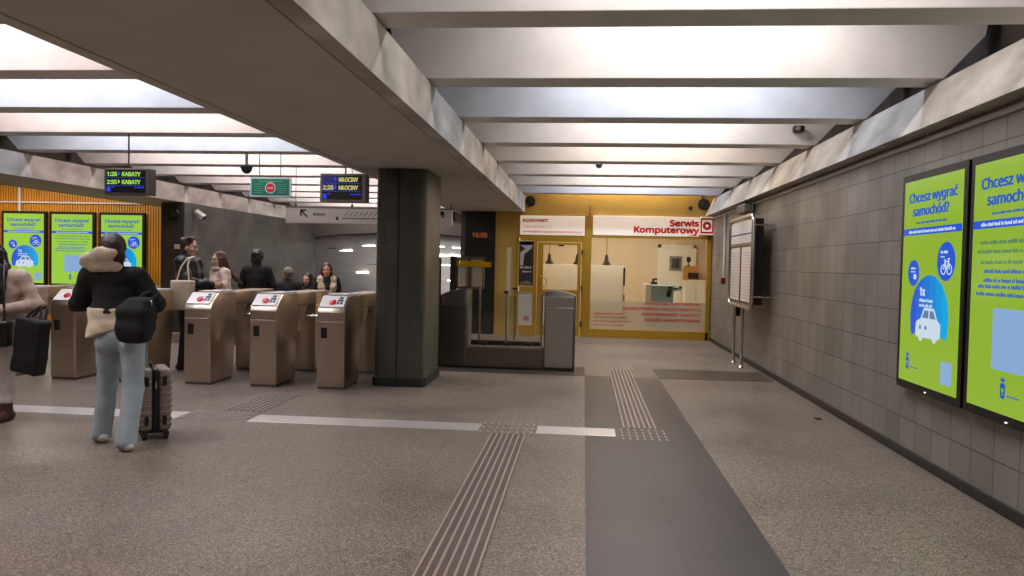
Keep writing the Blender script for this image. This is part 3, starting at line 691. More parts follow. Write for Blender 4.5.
plate('panel', rect_pts(0, 0, .17, .09), 0, .01, far_basis(-8.4, 15.385, 1.72), m_white, s); plates('print', dashes(.02, .15, .04, .012, 3), .01, .012, far_basis(-8.4, 15.385, 1.72), m_greyp, s)
s = thing('corner_speaker', 'dark loudspeaker with pale side hung near black clock wall', 'speaker', (-2.67, 15, 2.5))
MB().box(-2.72, -2.5, 14.95, 15.15, 2.35, 2.55, .03).build('casing', m_black, s); MB().lathe([(.09, 0), (.07, .015)], (-2.6, 14.95, 2.45), (0, -1, 0), 18).build('grille', m_blackm, s, True); MB().box(-2.74, -2.722, 14.97, 15.12, 2.38, 2.5, .003).build('bracket', m_greyp, s); MB().tube([(-2.6, 15.05, 2.55), (-2.6, 15.05, 2.7)], .02, 8).build('rod', m_steeld, s)

# clock on the black wall
ck = thing('digital_clock', 'orange digital clock reading 16:05 on the black wall', 'clock', (-2.28, 17.08, 2.05))
B = far_basis(-2.6, 17.08, 2.03)
plate('casing', rrect(.02, 0, .60, .34, .02, 3), 0, .05, B, m_black, ck)
text('16:05', .17, .31, .10, .051, B, EM('clock_orange', (226, 110, 56), .55, False), ck, 'digits', 'CENTER', .0)

# ------------------------------------------------------------------ hanging displays and signs
m_ledg = EM('led_green', (160, 226, 88), .85, False); m_ledw = EM('led_pale_yellow', (214, 210, 130), .75, False); m_ledb = EM('led_blue', (40, 64, 230), 1.0, False); m_ledf = EM('led_deep_blue', (10, 14, 92), .8)
m_scr = M('dark_display', (8, 7, 9), .25)
def departures(lb, x, z, y, w, h, rows, frame, hang, blue_left):
    r = thing('departure_display', lb, 'display', (x+w/2, y, z), 0, 'departure displays over the turnstiles')
    B = far_basis(x, y, z)
    MB().box(x, x+w, y, y+.16, z, z+h, .01).build('casing', frame, r)
    dsp = plate('display', rect_pts(.03, .03, w-.05, h-.025), 0, .004, B, m_scr, r)
    if blue_left: plate('blue_field', rect_pts(.03, .125, .21, h-.03), .004, .005, B, m_ledf, dsp)
    for k, (a, b) in enumerate(rows):
        yy = h-.098-.098*k
        if a: text(a, .085, .04, yy, .006, B, m_ledg if not blue_left else m_ledw, dsp, 'time', 'LEFT', .003, width=.125)
        plate('arrow', [(.185, yy+.0), (.215, yy+.03), (.185, yy+.06)], .005, .006, B, m_ledb if k == 0 or blue_left else m_ledw, dsp)
        text(b, .085, .235, yy, .006, B, m_ledg if not blue_left else m_ledw, dsp, 'destination', 'LEFT', .003, width=.235)
        plates('row_line', [rect_pts(.03, yy-.022, w-.06, yy-.018)], .005, .006, B, m_ledb, dsp)
    plates('train_icon', [rrect(.045, .045, .085, .10, .012, 3), rect_pts(.035, .04, .095, .052)], .005, .006, B, m_ledb, dsp)
    plates('small_print', dashes(.10, .135, .09, .016, 2)+dashes(w-.19, w-.06, .085, .018, 3), .005, .006, B, m_ledb, dsp)
    for hx in hang: MB().box(x+hx-.007, x+hx+.007, y+.06, y+.074, z+h-.005, 2.705 if hang[0] > .25 and blue_left else ZB+.005).build('hanger', m_blackm, r)
departures('hanging black departure display listing KABATY trains', -5.97, 2.31, 9.24, .59, .33, (('1:26', 'KABATY'), ('2:55', 'KABATY')), M('display_case', (58, 52, 52), .5), (.28,), False)
departures('hanging grey-framed departure display listing MŁOCINY trains', -3.23, 2.265, 9.3, .575, .345, ((None, 'MŁOCINY'), ('2:28', 'MŁOCINY')), M('display_frame', (134, 126, 122), .45), (.30,), True)
g = thing('hanging_sign', 'green hanging sign with round red STOP disc', 'sign', (-4.46, 10.7, 2.44))
B = far_basis(-4.755, 10.78, 2.435)
plate('frame', rrect(0, 0, .60, .275, .008, 2), 0, .03, B, M('pale_sign_frame', (196, 204, 200), .4), g); plate('panel', rect_pts(.022, .022, .578, .253), .03, .033, B, M('sign_green', (22, 112, 82), .4), g)
plates('print', dashes(.14, .47, .21, .016, 1)+[q for k in range(5) for q in dashes(.06, .20, .175-.03*k, .007, k)]+[q for k in range(5) for q in dashes(.40, .54, .175-.03*k, .007, 9+k)], .033, .0345, B, M('sign_pale_print', (120, 186, 160), .5), g)
plate('disc_rim', disc_pts(.30, .125, .078, 28), .033, .035, B, m_white, g); ds = plate('disc', disc_pts(.30, .125, .068, 28), .035, .037, B, m_redt, g)
text('STOP', .048, .30, .108, .038, B, m_white, ds, 'lettering', 'CENTER', .001)
for hx in (.13, .44): MB().tube([(-4.755+hx, 10.765, 2.70), (-4.755+hx, 10.765, ZB+.005)], .006, 6).build('hanger', m_steeld, g)
g = thing('direction_sign', 'long white hanging direction sign with arrows and metro line diagram', 'sign', (-3.7, 13.2, 2.2))
B = far_basis(-5.19, 13.2, 2.19)
MB().box(-5.19, -2.26, 13.2, 13.3, 2.19, 2.455, .006).build('panel', M('white_sign_face', (236, 232, 230), .45), g)
MB().box(-5.2, -2.25, 13.19, 13.31, 2.455, 2.475, .003).build('top_rail', m_steeld, g)
def arrow(cx_, cy_, s, sgn): return [[(cx_+sgn*a*s, cy_+b*s) for a, b in pts][::sgn] for pts in ([(-.5, .5), (-.5, -.25), (-.3, -.25), (-.3, .5)][::-1], [(-.5, .5), (.25, .5), (.25, .3), (-.5, .3)][::-1], [(-.42, .28), (-.28, .42), (.5, -.36), (.36, -.5)][::-1])]
plates('arrow', arrow(.33, .165, .14, 1), 0, .003, B, m_black, g); plates('arrow', arrow(2.72, .165, .14, -1), 0, .003, B, m_black, g)
text('Kabaty', .085, .49, .135, .001, B, m_black, g, 'lettering', 'LEFT', .001)
plates('line_diagram', [rect_pts(1.0, .085, 2.45, .10), rect_pts(.90, .06, .94, .12)], 0, .002, B, m_black, g)
pr = []
for k in range(17):
    x = 1.04+k*.085; pr.append([(x, .125), (x+.018, .125), (x+.088, .205), (x+.07, .205)])
plates('station_names', pr, 0, .002, B, m_greyp, g)
for hx in (.14, 1.15, 2.45): MB().tube([(-5.17+hx, 13.25, 2.47), (-5.17+hx, 13.25, 2.53)], .02, 8).tube([(-5.17+hx, 13.25, 2.5), (-5.17+hx, 13.25, 3.98 if hx < 2.2 else 2.705)], .006, 6).build('hanger', m_steeld, g)

# ------------------------------------------------------------------ turnstiles
m_reader = M('white_reader_panel', (226, 222, 218), .4); m_pict = M('dark_pictogram', (40, 38, 44), .5); m_redl = EM('red_signal', (214, 16, 34), .6)
def turnstile(x, label):
    w = .34; r = thing('turnstile', label, 'turnstile', (x+w/2, 9.1, 0), 0, 'steel turnstiles in a row')
    S = (Vector((0, 0, 0)), Y_, Z_, X_)
    pr = [(9.1, .03), (9.72, .03), (9.80, .70), (9.80, 1.12), (9.36, 1.12), (9.30, 1.115), (9.13, .985), (9.1, .93)]
    mb = MB(); mb.prism(pr, x, x+w, S, .012); front = mb.build('front_pedestal', m_steel, r, True, 30)
    MB().box(x+.012, x+w-.012, 9.115, 9.7, 0, .035).build('plinth', m_steeld, r)
    MB().box(x+.01, x+w-.03, 9.094, 9.101, .09, .815, .004).build('service_door', m_steel, front)
    MB().box(x+.01, x+w-.03, 9.096, 9.101, .825, .925, .003).build('upper_panel', m_steel, front)
    MB().box(x+.05, x+.125, 9.088, 9.096, .615, .745, .004).build('card_slot', m_black, front)
    MB().lathe([(.009, 0), (.009, .006)], (x+.05, 9.094, .47), (0, -1, 0), 10).build('lock', m_steelb, front)
    dv = Vector((0, .17, .13)).normalized(); nv = Vector((0, -.13, .17)).normalized()
    RB = (Vector((x, 9.13, .985)), X_, dv, nv)
    rd = plate('reader_panel', rect_pts(.012, -.005, w-.03, .205), .0, .012, RB, m_reader, r, .002)
    MB().lathe([(.042, 0), (.042, .012), (.028, .02)], Vector((x+.165, 9.13, .985))+dv*.075+nv*.012, nv, 18).build('signal', m_redl, rd, True)
    plates('pictogram', [rect_pts(.215, .05, .245, .09), rect_pts(.255, .05, .285, .09), rect_pts(.215, .10, .285, .135), rrect(.225, .145, .275, .185, .01, 2)], .012, .014, RB, m_pict, rd)
    lb = MB().box(x+.03, x+w-.04, 9.38, 9.86, 1.121, 1.135, .003).build('top_label', m_reader, r)
    plates('print', dashes(.07, .20, 9.6, .05, 3)+[rect_pts(.22, 9.52, .28, 9.58), rect_pts(.22, 9.62, .28, 9.70)], 1.134, 1.137, (Vector((x, 0, 0)), X_, Y_, Z_), m_pict, lb)
    bridge = [(9.80, .74), (10.0, .76), (10.1, .84), (10.16, .95), (10.52, .95), (10.52, 1.12), (9.80, 1.12)]
    mb = MB(); mb.prism(bridge, x+.005, x+w-.005, S, .015); bg = mb.build('bridge', m_steel, r, True, 30)
    MB().box(x+w-.007, x+w-.001, 9.82, 10.1, .955, .97).build('seam', m_steeld, bg)
    mb = MB(); mb.prism([(10.5, .03), (11.05, .03), (11.05, 1.12), (10.5, 1.12)], x+.01, x+w-.01, S, .01); rp = mb.build('rear_pedestal', m_steel, r, True, 30)
    MB().box(x+.02, x+w-.02, 10.52, 11.03, 0, .035).build('plinth', m_steeld, r)
    # tripod on the left flank: hub and three bars
    hub = Vector((x-.02, 10.02, .80))
    hb = MB(); hb.lathe([(.075, -.03), (.075, .02), (.05, .05)], hub, (-1, 0, -.25), 18); hb = hb.build('hub', m_steeld, r, True)
    for tip in ((x-.45, 9.98, .815), (x-.16, 9.72, .45), (x-.16, 10.32, .45)):
        MB().tube([hub, hub.lerp(Vector(tip), .9), tip], [.018, .018, .014], 10).build('arm', m_steelb, hb, True)
    return r
t0 = turnstile(-3.17, 'steel turnstile nearest the dark pillar')
for k, (dx, lb) in enumerate(((-.84, 'second steel turnstile from the dark pillar'), (-1.67, 'steel turnstile in front of woman with canvas bag'), (-2.53, 'short steel turnstile behind the suitcase and dark handbag'),
                              (-3.40, 'steel turnstile left of the hooded woman'), (-4.28, 'steel turnstile behind the beige-coated woman at left edge'))):
    tc_ = copy_tree(t0, (dx, 0, 0), lb)
    if k == 2:                                                        # its rear half is not there: people wait behind it
        for ch in list(tc_.children_recursive):
            if ch.name.split('.')[0] in ('rear_pedestal', 'bridge', 'seam') or (ch.name.startswith('plinth') and ch.data.vertices[0].co.y > 10.3): bpy.data.objects.remove(ch)

# wide glass gate beside the pillar
m_gsteel = M('grey_brushed_steel', (188, 182, 176), .34, 1, rvar=.06, scale=14, stretch=(1, 1, .2))
gt = thing('wide_gate', 'steel wide-passage gate with glass leaves beside the pillar', 'gate', (-1.1, 11.45, 0))
S = (Vector((0, 0, 0)), X_, Z_, -Y_)
def curved_top(x0, x1, zl, zr, ym): 
    n = 8; return [(x0, .02), (x1, .02)]+[(x1+(x0-x1)*i/n, zr+(zl-zr)*i/n+.035*math.sin(PI*i/n)) for i in range(n+1)]
mb = MB(); mb.prism(curved_top(-.56, -.10, 1.16, 1.11, 0), -11.85, -11.42, S, .012); cr = mb.build('cabinet', m_steeld, gt, True, 30)
MB().box(-.54, -.135, 11.413, 11.421, .05, .93, .004).build('door', m_gsteel, cr); MB().box(-.54, -.135, 11.413, 11.421, .945, 1.09, .004).build('upper_panel', m_gsteel, cr)
mb = MB(); mb.prism(curved_top(-2.14, -1.69, 1.06, 1.17, 0), -11.85, -11.42, S, .012); cl = mb.build('cabinet', m_steeld, gt, True, 30)
MB().box(-2.12, -1.72, 11.413, 11.421, .05, .93, .004).build('door', m_steeld, cl)
MB().box(-1.69, -.575, 11.42, 11.85, .02, .31, .01).build('sill', m_steeld, gt)
tr = MB().box(-1.67, -.6, 11.46, 11.80, .31, .345, .006).build('track', m_steelb, gt)
for x in (-1.45, -1.1, -.78): MB().lathe([(.03, -.05), (.03, .05)], (x, 11.5, .37), (1, 0, 0), 12).build('roller', m_black, tr, True)
MB().box(-1.66, -.6, 11.55, 11.7, .345, .40, .01).build('guide_rail', m_black, tr)
for x, y, zt in ((-1.69, 11.46, 1.18), (-1.55, 11.7, 1.2), (-1.125, 11.5, 1.14), (-1.02, 11.72, 1.18), (-.60, 11.5, 1.12)):
    MB().tube([(x, y, .31), (x, y, zt)], .017, 10).build('post', m_steelb, gt, True)
for x in (-1.69, -1.55):
    for z in (.55, .8, 1.0): pass
mb = MB(); mb.box(-1.165, -1.095, 11.44, 11.56, 1.12, 1.155, .008); mb.box(-1.06, -.98, 11.66, 11.78, 1.17, 1.2, .008); mb.build('post_cap', m_black, gt)
for x0_, x1_, z0_, z1_, y in ((-1.67, -1.15, .42, 1.1, 11.48), (-1.10, -.62, .42, 1.08, 11.52)):
    gl = MB().box(x0_, x1_, y, y+.012, z0_, z1_).build('glass_panel', m_gateglass, gt)
gl = MB().box(-1.95, -1.50, 11.76, 11.775, 1.16, 1.66).build('glass_leaf', m_gateglass, gt)
MB().box(-1.95, -1.40, 11.752, 11.76, 1.5, 1.58).build('yellow_stripe', m_yband, gl)
m_woodf = M('brown_frame', (150, 116, 86), .5)
mb = MB(); mb.box(-2.02, -1.93, 11.72, 11.8, 1.1, 1.66, .008); mb.build('leaf_post', M('dark_post', (60, 52, 46), .4, .6), gt)
for a, b in ((-1.93, -1.74), (-1.72, -1.50)):
    mb = MB(); mb.box(a, a+.03, 11.77, 11.80, 1.16, 1.64, .004); mb.box(b-.03, b, 11.77, 11.80, 1.16, 1.64, .004); mb.box(a, b, 11.77, 11.80, 1.16, 1.20, .004); mb.box(a, b, 11.77, 11.80, 1.61, 1.64, .004); mb.build('leaf_frame', m_woodf, gt)
MB().box(-1.145, -1.085, 11.60, 11.612, .42, 1.80).build('glass_leaf', m_frost, gt)
for a, b in ((-1.905, -1.765), (-1.695, -1.525)): MB().box(a, b, 11.78, 11.788, 1.2, 1.61).build('film_panel', m_frost, gt)
MB().tube([(-2.13, 11.40, 0), (-2.13, 11.40, 1.62)], .035, 12).build('end_post', M('gate_dark_post', (44, 40, 38), .4, .5), gt, True)

# ------------------------------------------------------------------ people: smooth distance-field figures
def nrm(v): v = np.asarray(v, float); return v/(np.linalg.norm(v)+1e-9)
def rotm(axis, a):
    return np.array(Matrix.Rotation(a, 3, Vector(axis)))
class Field:
    def __init__(s, res): s.res = res; s.ops = []
    def cap(s, a, b, ra, rb, k=.02, flat=None, fs=1.0):
        s.ops.append(('c', np.array(a, float), np.array(b, float), ra, rb, k, None if flat is None else nrm(flat), fs)); return s
    def chain(s, pts, rads, k=.02, flat=None, fs=1.0):
        for i in range(len(pts)-1): s.cap(pts[i], pts[i+1], rads[i], rads[i+1], k, flat, fs)
        return s
    def ell(s, c, r, k=.02, R=None):
        s.ops.append(('e', np.array(c, float), np.array(r, float), R, k)); return s
    def sub(s, c, r, k=.01, R=None): s.ops.append(('s', np.array(c, float), np.array(r, float), R, k)); return s
    def cut(s, p, n): s.ops.append(('h', np.array(p, float), nrm(n))); return s
    def box(s, c, h, r, k=.02, R=None): s.ops.append(('b', np.array(c, float), np.array(h, float), r, k, R)); return s
    def wrinkle(s, amp, freq, seed=0): s.ops.append(('w', amp, freq, seed)); return s
    def mesh(s, name):
        lo = np.full(3, 1e9); hi = -lo
        for o in s.ops:
            if o[0] == 'c': pts = [(o[1], max(o[3], 0)), (o[2], max(o[4], 0))]
            elif o[0] in 'e': pts = [(o[1], max(o[2]))]
            elif o[0] == 'b': pts = [(o[1], np.linalg.norm(o[2])+o[3])]
            else: continue
            for p, r in pts: lo = np.minimum(lo, p-r-.03); hi = np.maximum(hi, p+r+.03)
        n = np.maximum(4, np.ceil((hi-lo)/s.res).astype(int)+1)
        ax = [(lo[i]+np.arange(n[i])*s.res).astype(np.float32) for i in range(3)]
        D = np.full(n, .5, np.float32)
        def block(l, h):
            i0 = np.clip(((l-lo)/s.res).astype(int)-1, 0, n-1); i1 = np.clip(np.ceil((h-lo)/s.res).astype(int)+2, 1, n)
            sl = tuple(slice(a, b) for a, b in zip(i0, i1))
            return sl, np.stack(np.meshgrid(*[ax[i][sl[i]] for i in range(3)], indexing='ij'), -1)
        def smin(a, b, k):
            h = np.clip(.5+.5*(a-b)/k, 0, 1); return a*(1-h)+b*h-k*h*(1-h)
        for o in s.ops:
            if o[0] == 'c':
                _, a, b, ra, rb, k, fl, fs = o; m = max(ra, rb)+k+3*s.res
                sl, P = block(np.minimum(a, b)-m, np.maximum(a, b)+m)
                ba = b-a; t = np.clip(((P-a)@ba)/(ba@ba+1e-9), 0, 1); q = P-a-t[..., None]*ba
                if fl is not None:
                    c = q@fl; q = q+(c*(1/fs-1))[..., None]*fl
                d = np.linalg.norm(q, axis=-1)-(ra+(rb-ra)*t)
                if fl is not None: d *= min(1, fs**.5)
                D[sl] = smin(D[sl], d.astype(np.float32), k)
            elif o[0] in 'es':
                _, c, r, R, k = o; m = max(r)+k+3*s.res; sl, P = block(c-m, c+m); q = P-c
                if R is not None: q = q@R
                l = np.linalg.norm(q/r, axis=-1); g = np.linalg.norm(q/(r*r), axis=-1)+1e-9; d = (l*(l-1)/g).astype(np.float32)
                d = np.clip(d, -1, 1)
                if o[0] == 'e': D[sl] = smin(D[sl], d, k)
                else: D[sl] = -smin(-D[sl], d, k)
            elif o[0] == 'b':
                _, c, h, r, k, R = o; m = np.linalg.norm(h)+r+k+3*s.res; sl, P = block(c-m, c+m); q = P-c
                if R is not None: q = q@R
                q = np.abs(q)-h; d = np.linalg.norm(np.maximum(q, 0), axis=-1)+np.minimum(q.max(-1), 0)-r
                D[sl] = smin(D[sl], d.astype(np.float32), k)
            elif o[0] == 'h':
                _, p, nn = o; P = np.stack(np.meshgrid(*ax, indexing='ij'), -1); D = np.maximum(D, ((P-p)@nn).astype(np.float32))
            elif o[0] == 'w':
                _, am, fr, sd = o; P = np.stack(np.meshgrid(*ax, indexing='ij'), -1); r = np.random.RandomState(sd); w_ = 0
                for q in range(4):
                    v = r.normal(size=3); v[2] *= 1.3; v = v/np.linalg.norm(v)*fr*(.7+.35*q); w_ = w_+np.sin(P@v+r.uniform(0, 6)+1.2*np.sin(P@(r.normal(size=3)*fr*.5)))/(1+.5*q)
                D = D+(am*w_*.5).astype(np.float32)
        # surface nets
        ins = D < 0
        cell = np.zeros(n-1, int)
        corners = [(i, j, k) for i in (0, 1) for j in (0, 1) for k in (0, 1)]
        sh = lambda A, c: A[c[0]:A.shape[0]-1+c[0], c[1]:A.shape[1]-1+c[1], c[2]:A.shape[2]-1+c[2]]
        for c in corners: cell += sh(ins, c)
        act = (cell > 0) & (cell < 8); idx = np.argwhere(act)
        vid = np.full(act.shape, -1); vid[act] = np.arange(len(idx))
        acc = np.zeros((len(idx), 3)); cnt = np.zeros(len(idx))
        for a in corners:
            for axx in range(3):
                if a[axx]: continue
                b = list(a); b[axx] = 1
                da = D[idx[:, 0]+a[0], idx[:, 1]+a[1], idx[:, 2]+a[2]]; db = D[idx[:, 0]+b[0], idx[:, 1]+b[1], idx[:, 2]+b[2]]
                x = (da < 0) != (db < 0); t = np.where(x, da/(da-db+1e-12), 0); p = np.array(a, float)[None]+np.zeros((len(idx), 3)); p[:, axx] = t
                acc[x] += p[x]; cnt[x] += 1
        V = lo+(idx+acc/cnt[:, None])*s.res
        F = []
        for axx in range(3):
            u, v = [q for q in range(3) if q != axx]
            A = np.swapaxes(np.swapaxes(ins, 0, axx), 0, 0)
            s0 = [slice(None)]*3; s1 = [slice(None)]*3; s0[axx] = slice(0, -1); s1[axx] = slice(1, None)
            e = np.argwhere(ins[tuple(s0)] != ins[tuple(s1)])
            e = e[(e[:, u] > 0) & (e[:, v] > 0) & (e[:, u] < n[u]-1) & (e[:, v] < n[v]-1)]
            fl = ins[e[:, 0], e[:, 1], e[:, 2]]
            q = []
            for du, dv in ((1, 1), (0, 1), (0, 0), (1, 0)):
                c = e.copy(); c[:, u] -= du; c[:, v] -= dv; q.append(vid[c[:, 0], c[:, 1], c[:, 2]])
            q = np.stack(q, 1)
            if axx == 1: fl = ~fl
            q[~fl] = q[~fl][:, ::-1]
            F.append(q)
        F = np.concatenate(F); F = F[(F >= 0).all(1)]
        return V, F
def fmesh(name, parts):
    V = []; F = []; o = 0
    for v, f in parts: V.append(v); F.append(f+o); o += len(v)
    V = np.concatenate(V); F = np.concatenate(F)
    me = bpy.data.meshes.new(name); me.from_pydata(V.tolist(), [], F.tolist()); me.update()
    for p in me.polygons: p.use_smooth = True
    return me

def hand(wrist, d, palm, thumb_side, curl=.6, s=1.0, res=.004):
    """palm + four unequal bent fingers + thumb; d points along the hand, palm is the palm normal, thumb_side the side the thumb leaves"""
    d = nrm(d); palm = nrm(np.array(palm)-d*np.dot(palm, d)); side = nrm(np.cross(d, palm)); 
    if np.dot(side, thumb_side) < 0: side = -side
    w_ = np.array(wrist, float); f = Field(res)
    f.cap(w_-d*.03*s, w_+d*.02*s, .024*s, .026*s, .01, palm, .75)
    f.cap(w_+d*.02*s, w_+d*.075*s, .034*s, .038*s, .012, palm, .42)
    for i, (off, ln) in enumerate(((.027, .068), (.009, .078), (-.010, .072), (-.027, .056))):
        p = w_+d*(.088-.004*abs(i-1))*s+side*off*s; dd = d.copy()
        cu = curl*(1+.12*i); pts = [p-d*.02*s, p]; 
        for j, fr in enumerate((.42, .33, .25)):
            a = cu*(.8 if j == 0 else 1.0); dd = nrm(dd*math.cos(a)+palm*math.sin(a)); p = p+dd*ln*fr*s; pts.append(p)
            # palm rotates with the finger plane
            palm2 = palm
        f.chain(pts, [.0095*s, .009*s, .0085*s, .008*s, .0068*s], .003)
    p = w_+d*.028*s+side*.026*s
    t1 = p+nrm(d*.6+side*.75+palm*.25)*.036*s; t2 = t1+nrm(d*.85+side*.25+palm*.45)*.030*s; t3 = t2+nrm(d*.8+palm*.6)*.022*s
    f.chain([p-d*.01*s, t1, t2, t3], [.014*s, .0115*s, .0095*s, .0078*s], .005)
    return f.mesh('hand')

def person(name, label, H, loc, rz, J=None, head=(0, 0, 0), skin=(196, 150, 128), hair=None, clothes=(), hands=None, res=.012, group=None, eyes=True, shoes=None, face_res=.006):
    """clothes: list of (part name, material, builder(Field, J)); hair: (material, builder)"""
    s = H/1.70
    K = dict(pel=(0, 0, .93), wai=(0, 0, 1.06), che=(0, 0, 1.25), nb=(0, -.015, 1.42), hd=(0, .01, 1.50),
             ls=(-.17, -.01, 1.375), rs=(.17, -.01, 1.375), le=(-.225, -.03, 1.10), re=(.225, -.03, 1.10), lw=(-.24, .08, .87), rw=(.24, .08, .87),
             lh=(-.085, 0, .90), rh=(.085, 0, .90), lk=(-.095, .02, .49), rk=(.095, .02, .49), la=(-.10, -.02, .085), ra=(.10, -.02, .085), lt=(-.115, .13, .03), rt=(.115, .13, .03))
    if J: K.update(J)
    K = {k: np.array(v, float)*s for k, v in K.items()}
    root = thing(name, label, 'person', loc, rz, group)
    def attach(nm, me, mat): 
        o = link(nm, me, mat); o.parent = root; return o
    f = Field(res)
    # torso
    f.cap(K['pel'], K['wai'], .125*s, .105*s, .05, (0, 1, 0), .72).cap(K['wai'], K['che'], .105*s, .125*s, .05, (0, 1, 0), .72)
    f.cap(K['che'], (K['ls']+K['rs'])/2-np.array([0, 0, .06*s]), .125*s, .10*s, .05, (0, 1, 0), .7)
    f.cap(K['ls']+np.array([.02*s, 0, 0]), K['rs']-np.array([.02*s, 0, 0]), .055*s, .055*s, .05)
    for a in 'lr':
        f.chain([K[a+'s'], K[a+'e'], K[a+'w']], [.05*s, .038*s, .025*s], .02)
        f.chain([K[a+'h'], K[a+'k'], K[a+'a']], [.085*s, .055*s, .037*s], .025); f.cap(K[a+'a']-np.array([0, .02*s, .03*s]), K[a+'t'], .034*s, .03*s, .02)
        mid = K[a+'k']*.68+K[a+'a']*.32; f.cap(mid-np.array([0, .012*s, 0]), mid*.6+K[a+'a']*.4, .05*s, .04*s, .02)
    # neck
    f.cap(K['nb']-np.array([0, 0, .03*s]), K['hd']+np.array([0, -.005, .0]), .058*s, .05*s, .03)
    body = [f.mesh('b')]
    # head in its own finer grid, joined to the same mesh; local head frame about the neck pivot
    R = rotm((0, 0, 1), head[0]) @ rotm((1, 0, 0), head[1]) @ rotm((0, 1, 0), head[2]); piv = K['hd']
    def hp(x, y, z): return piv+R@(np.array([x, y, z-1.50])*s)
    h = Field(face_res)
    def E(c, r, k): h.ell(hp(*c), np.array(r)*s, k, R)
    E((0, -.008, 1.605), (.074, .095, .098), .02); E((0, .025, 1.535), (.058, .068, .078), .03); E((0, .05, 1.475), (.03, .034, .024), .03)
    E((0, .078, 1.605), (.052, .02, .016), .02)
    for sx in (-1, 1):
        h.sub(hp(sx*.032, .098, 1.578), np.array((.02, .016, .012))*s, .012, R)
        E((sx*.043, .058, 1.545), (.024, .024, .022), .02); E((sx*.076, -.004, 1.562), (.010, .022, .032), .006)
        E((sx*.031, .077, 1.578), (.0135, .0135, .0125), .003)
    h.chain([hp(0, .088, 1.592), hp(0, .102, 1.555), hp(0, .106, 1.542)], [.010*s, .012*s, .015*s], .012)
    for sx in (-1, 1): h.ell(hp(sx*.013, .094, 1.538), np.array((.010, .012, .009))*s, .008, R)
    E((0, .085, 1.511), (.024, .012, .006), .006); E((0, .084, 1.499), (.021, .012, .008), .006)
    h.cap(hp(0, .0, 1.54), K['nb'], .052*s, .056*s, .025)
    body.append(h.mesh('h'))
    for hh in (hands or []):
        side = hh[0]; w_ = K[side+'w']; body.append(hand(w_, hh[1], hh[2], hh[3], hh[4] if len(hh) > 4 else .5, s, .004 if res <= .011 else .006))
    me = fmesh('body', body); bo = attach('body', me, M('skin_tone', skin, .5))
    if eyes:
        for sx in (-1, 1):
            e = Field(.003).ell(hp(sx*.031, .0835, 1.578), np.array((.0095, .008, .0075))*s, .001, R); attach('eye', fmesh('eye', [e.mesh('e')]), M('dark_iris', (48, 34, 28), .2))
        e = Field(.003).ell(hp(0, .0895, 1.505), np.array((.021, .0085, .010))*s, .001, R); attach('lips', fmesh('lips', [e.mesh('e')]), M('lip_tone', (168, 92, 88), .4))
        for sx in (-1, 1):
            e = Field(.003).cap(hp(sx*.018, .094, 1.600), hp(sx*.046, .080, 1.601), .004*s, .003*s, .001); attach('eyebrow', fmesh('eyebrow', [e.mesh('e')]), M('brow', (70, 48, 38), .8))
    if hair:
        f = Field(max(.007, res*.75)); hair[1](f, hp, K, s, R); attach('hair', fmesh('hair', [f.mesh('hair')]), hair[0])
    for nm, mt, fn in clothes:
        f = Field(res); 
        if nm in ('shoes', 'boots'):
            for a in 'lr':
                f = Field(min(res, .009)); fn(f, K, s, a); attach(nm[:-1], fmesh(nm[:-1], [f.mesh(nm)]), mt)
            continue
        fn(f, K, s); attach(nm, fmesh(nm, [f.mesh(nm)]), mt)
    return root, K, hp

V3 = lambda *a: np.array(a, float)
# clothing builders -------------------------------------------------
def top(hem=.98, puff=1.0, flare=0, sleeve=True, wr=.005, collar=0, hip=1.0, seed=1, shoulder=1.0):
    def fn(f, K, s):
        p = puff; z0 = hem*s
        mid = (K['ls']+K['rs'])/2; ctr = V3((K['pel'][0]), K['pel'][1], z0)
        f.cap(ctr+V3(0, 0, -.05), K['wai'], (.155*hip+flare)*s*p, .14*s*p, .05, (0, 1, 0), .74)
        f.cap(K['wai'], K['che'], .14*s*p, .155*s*p, .05, (0, 1, 0), .74); f.cap(K['che'], mid-V3(0, 0, .05*s), .155*s*p, .12*s*p, .05, (0, 1, 0), .74)
        f.cap(K['ls']+V3(.02, 0, .0), K['rs']-V3(.02, 0, .0), .072*s*p*shoulder, .072*s*p*shoulder, .05)
        for a in 'lr':
            if sleeve: f.chain([K[a+'s'], K[a+'e'], K[a+'w']], [.075*s*p, .062*s*p, .048*s*p], .03)
        if collar: f.cap(K['nb']-V3(0, 0, .02), K['nb']+V3(0, .0, collar), .078*s, .075*s, .03)
        if wr: f.wrinkle(wr, 38, seed)
        f.cut((0, 0, z0), (0, 0, -1))
        for a in 'lr':
            pass
    return fn
def trousers(wide=1.0, hem=.05, top_z=1.0, flare=1.0, wr=.004, seed=2):
    def fn(f, K, s):
        f.cap(K['pel']+V3(0, 0, (top_z-.93)*s), K['pel']-V3(0, 0, .02), .135*s, .142*s, .04, (0, 1, 0), .82)
        for a in 'lr':
            f.cap(K[a+'h'], K[a+'h']-V3(0, .02*s, .06*s), .098*s, .095*s, .03)
            end = K[a+'a']-(K[a+'k']-K[a+'a'])*.08
            f.chain([K[a+'h'], K[a+'k'], end], [.096*s*max(1, wide*.92), .07*s*wide, .062*s*wide*flare], .018)
        if wr: f.wrinkle(wr, 34, seed)
        for a in 'lr': pass
        f.cut((0, 0, hem*s), (0, 0, -1)); f.cut((0, 0, (top_z+.04)*s), (0, 0, 1))
    return fn
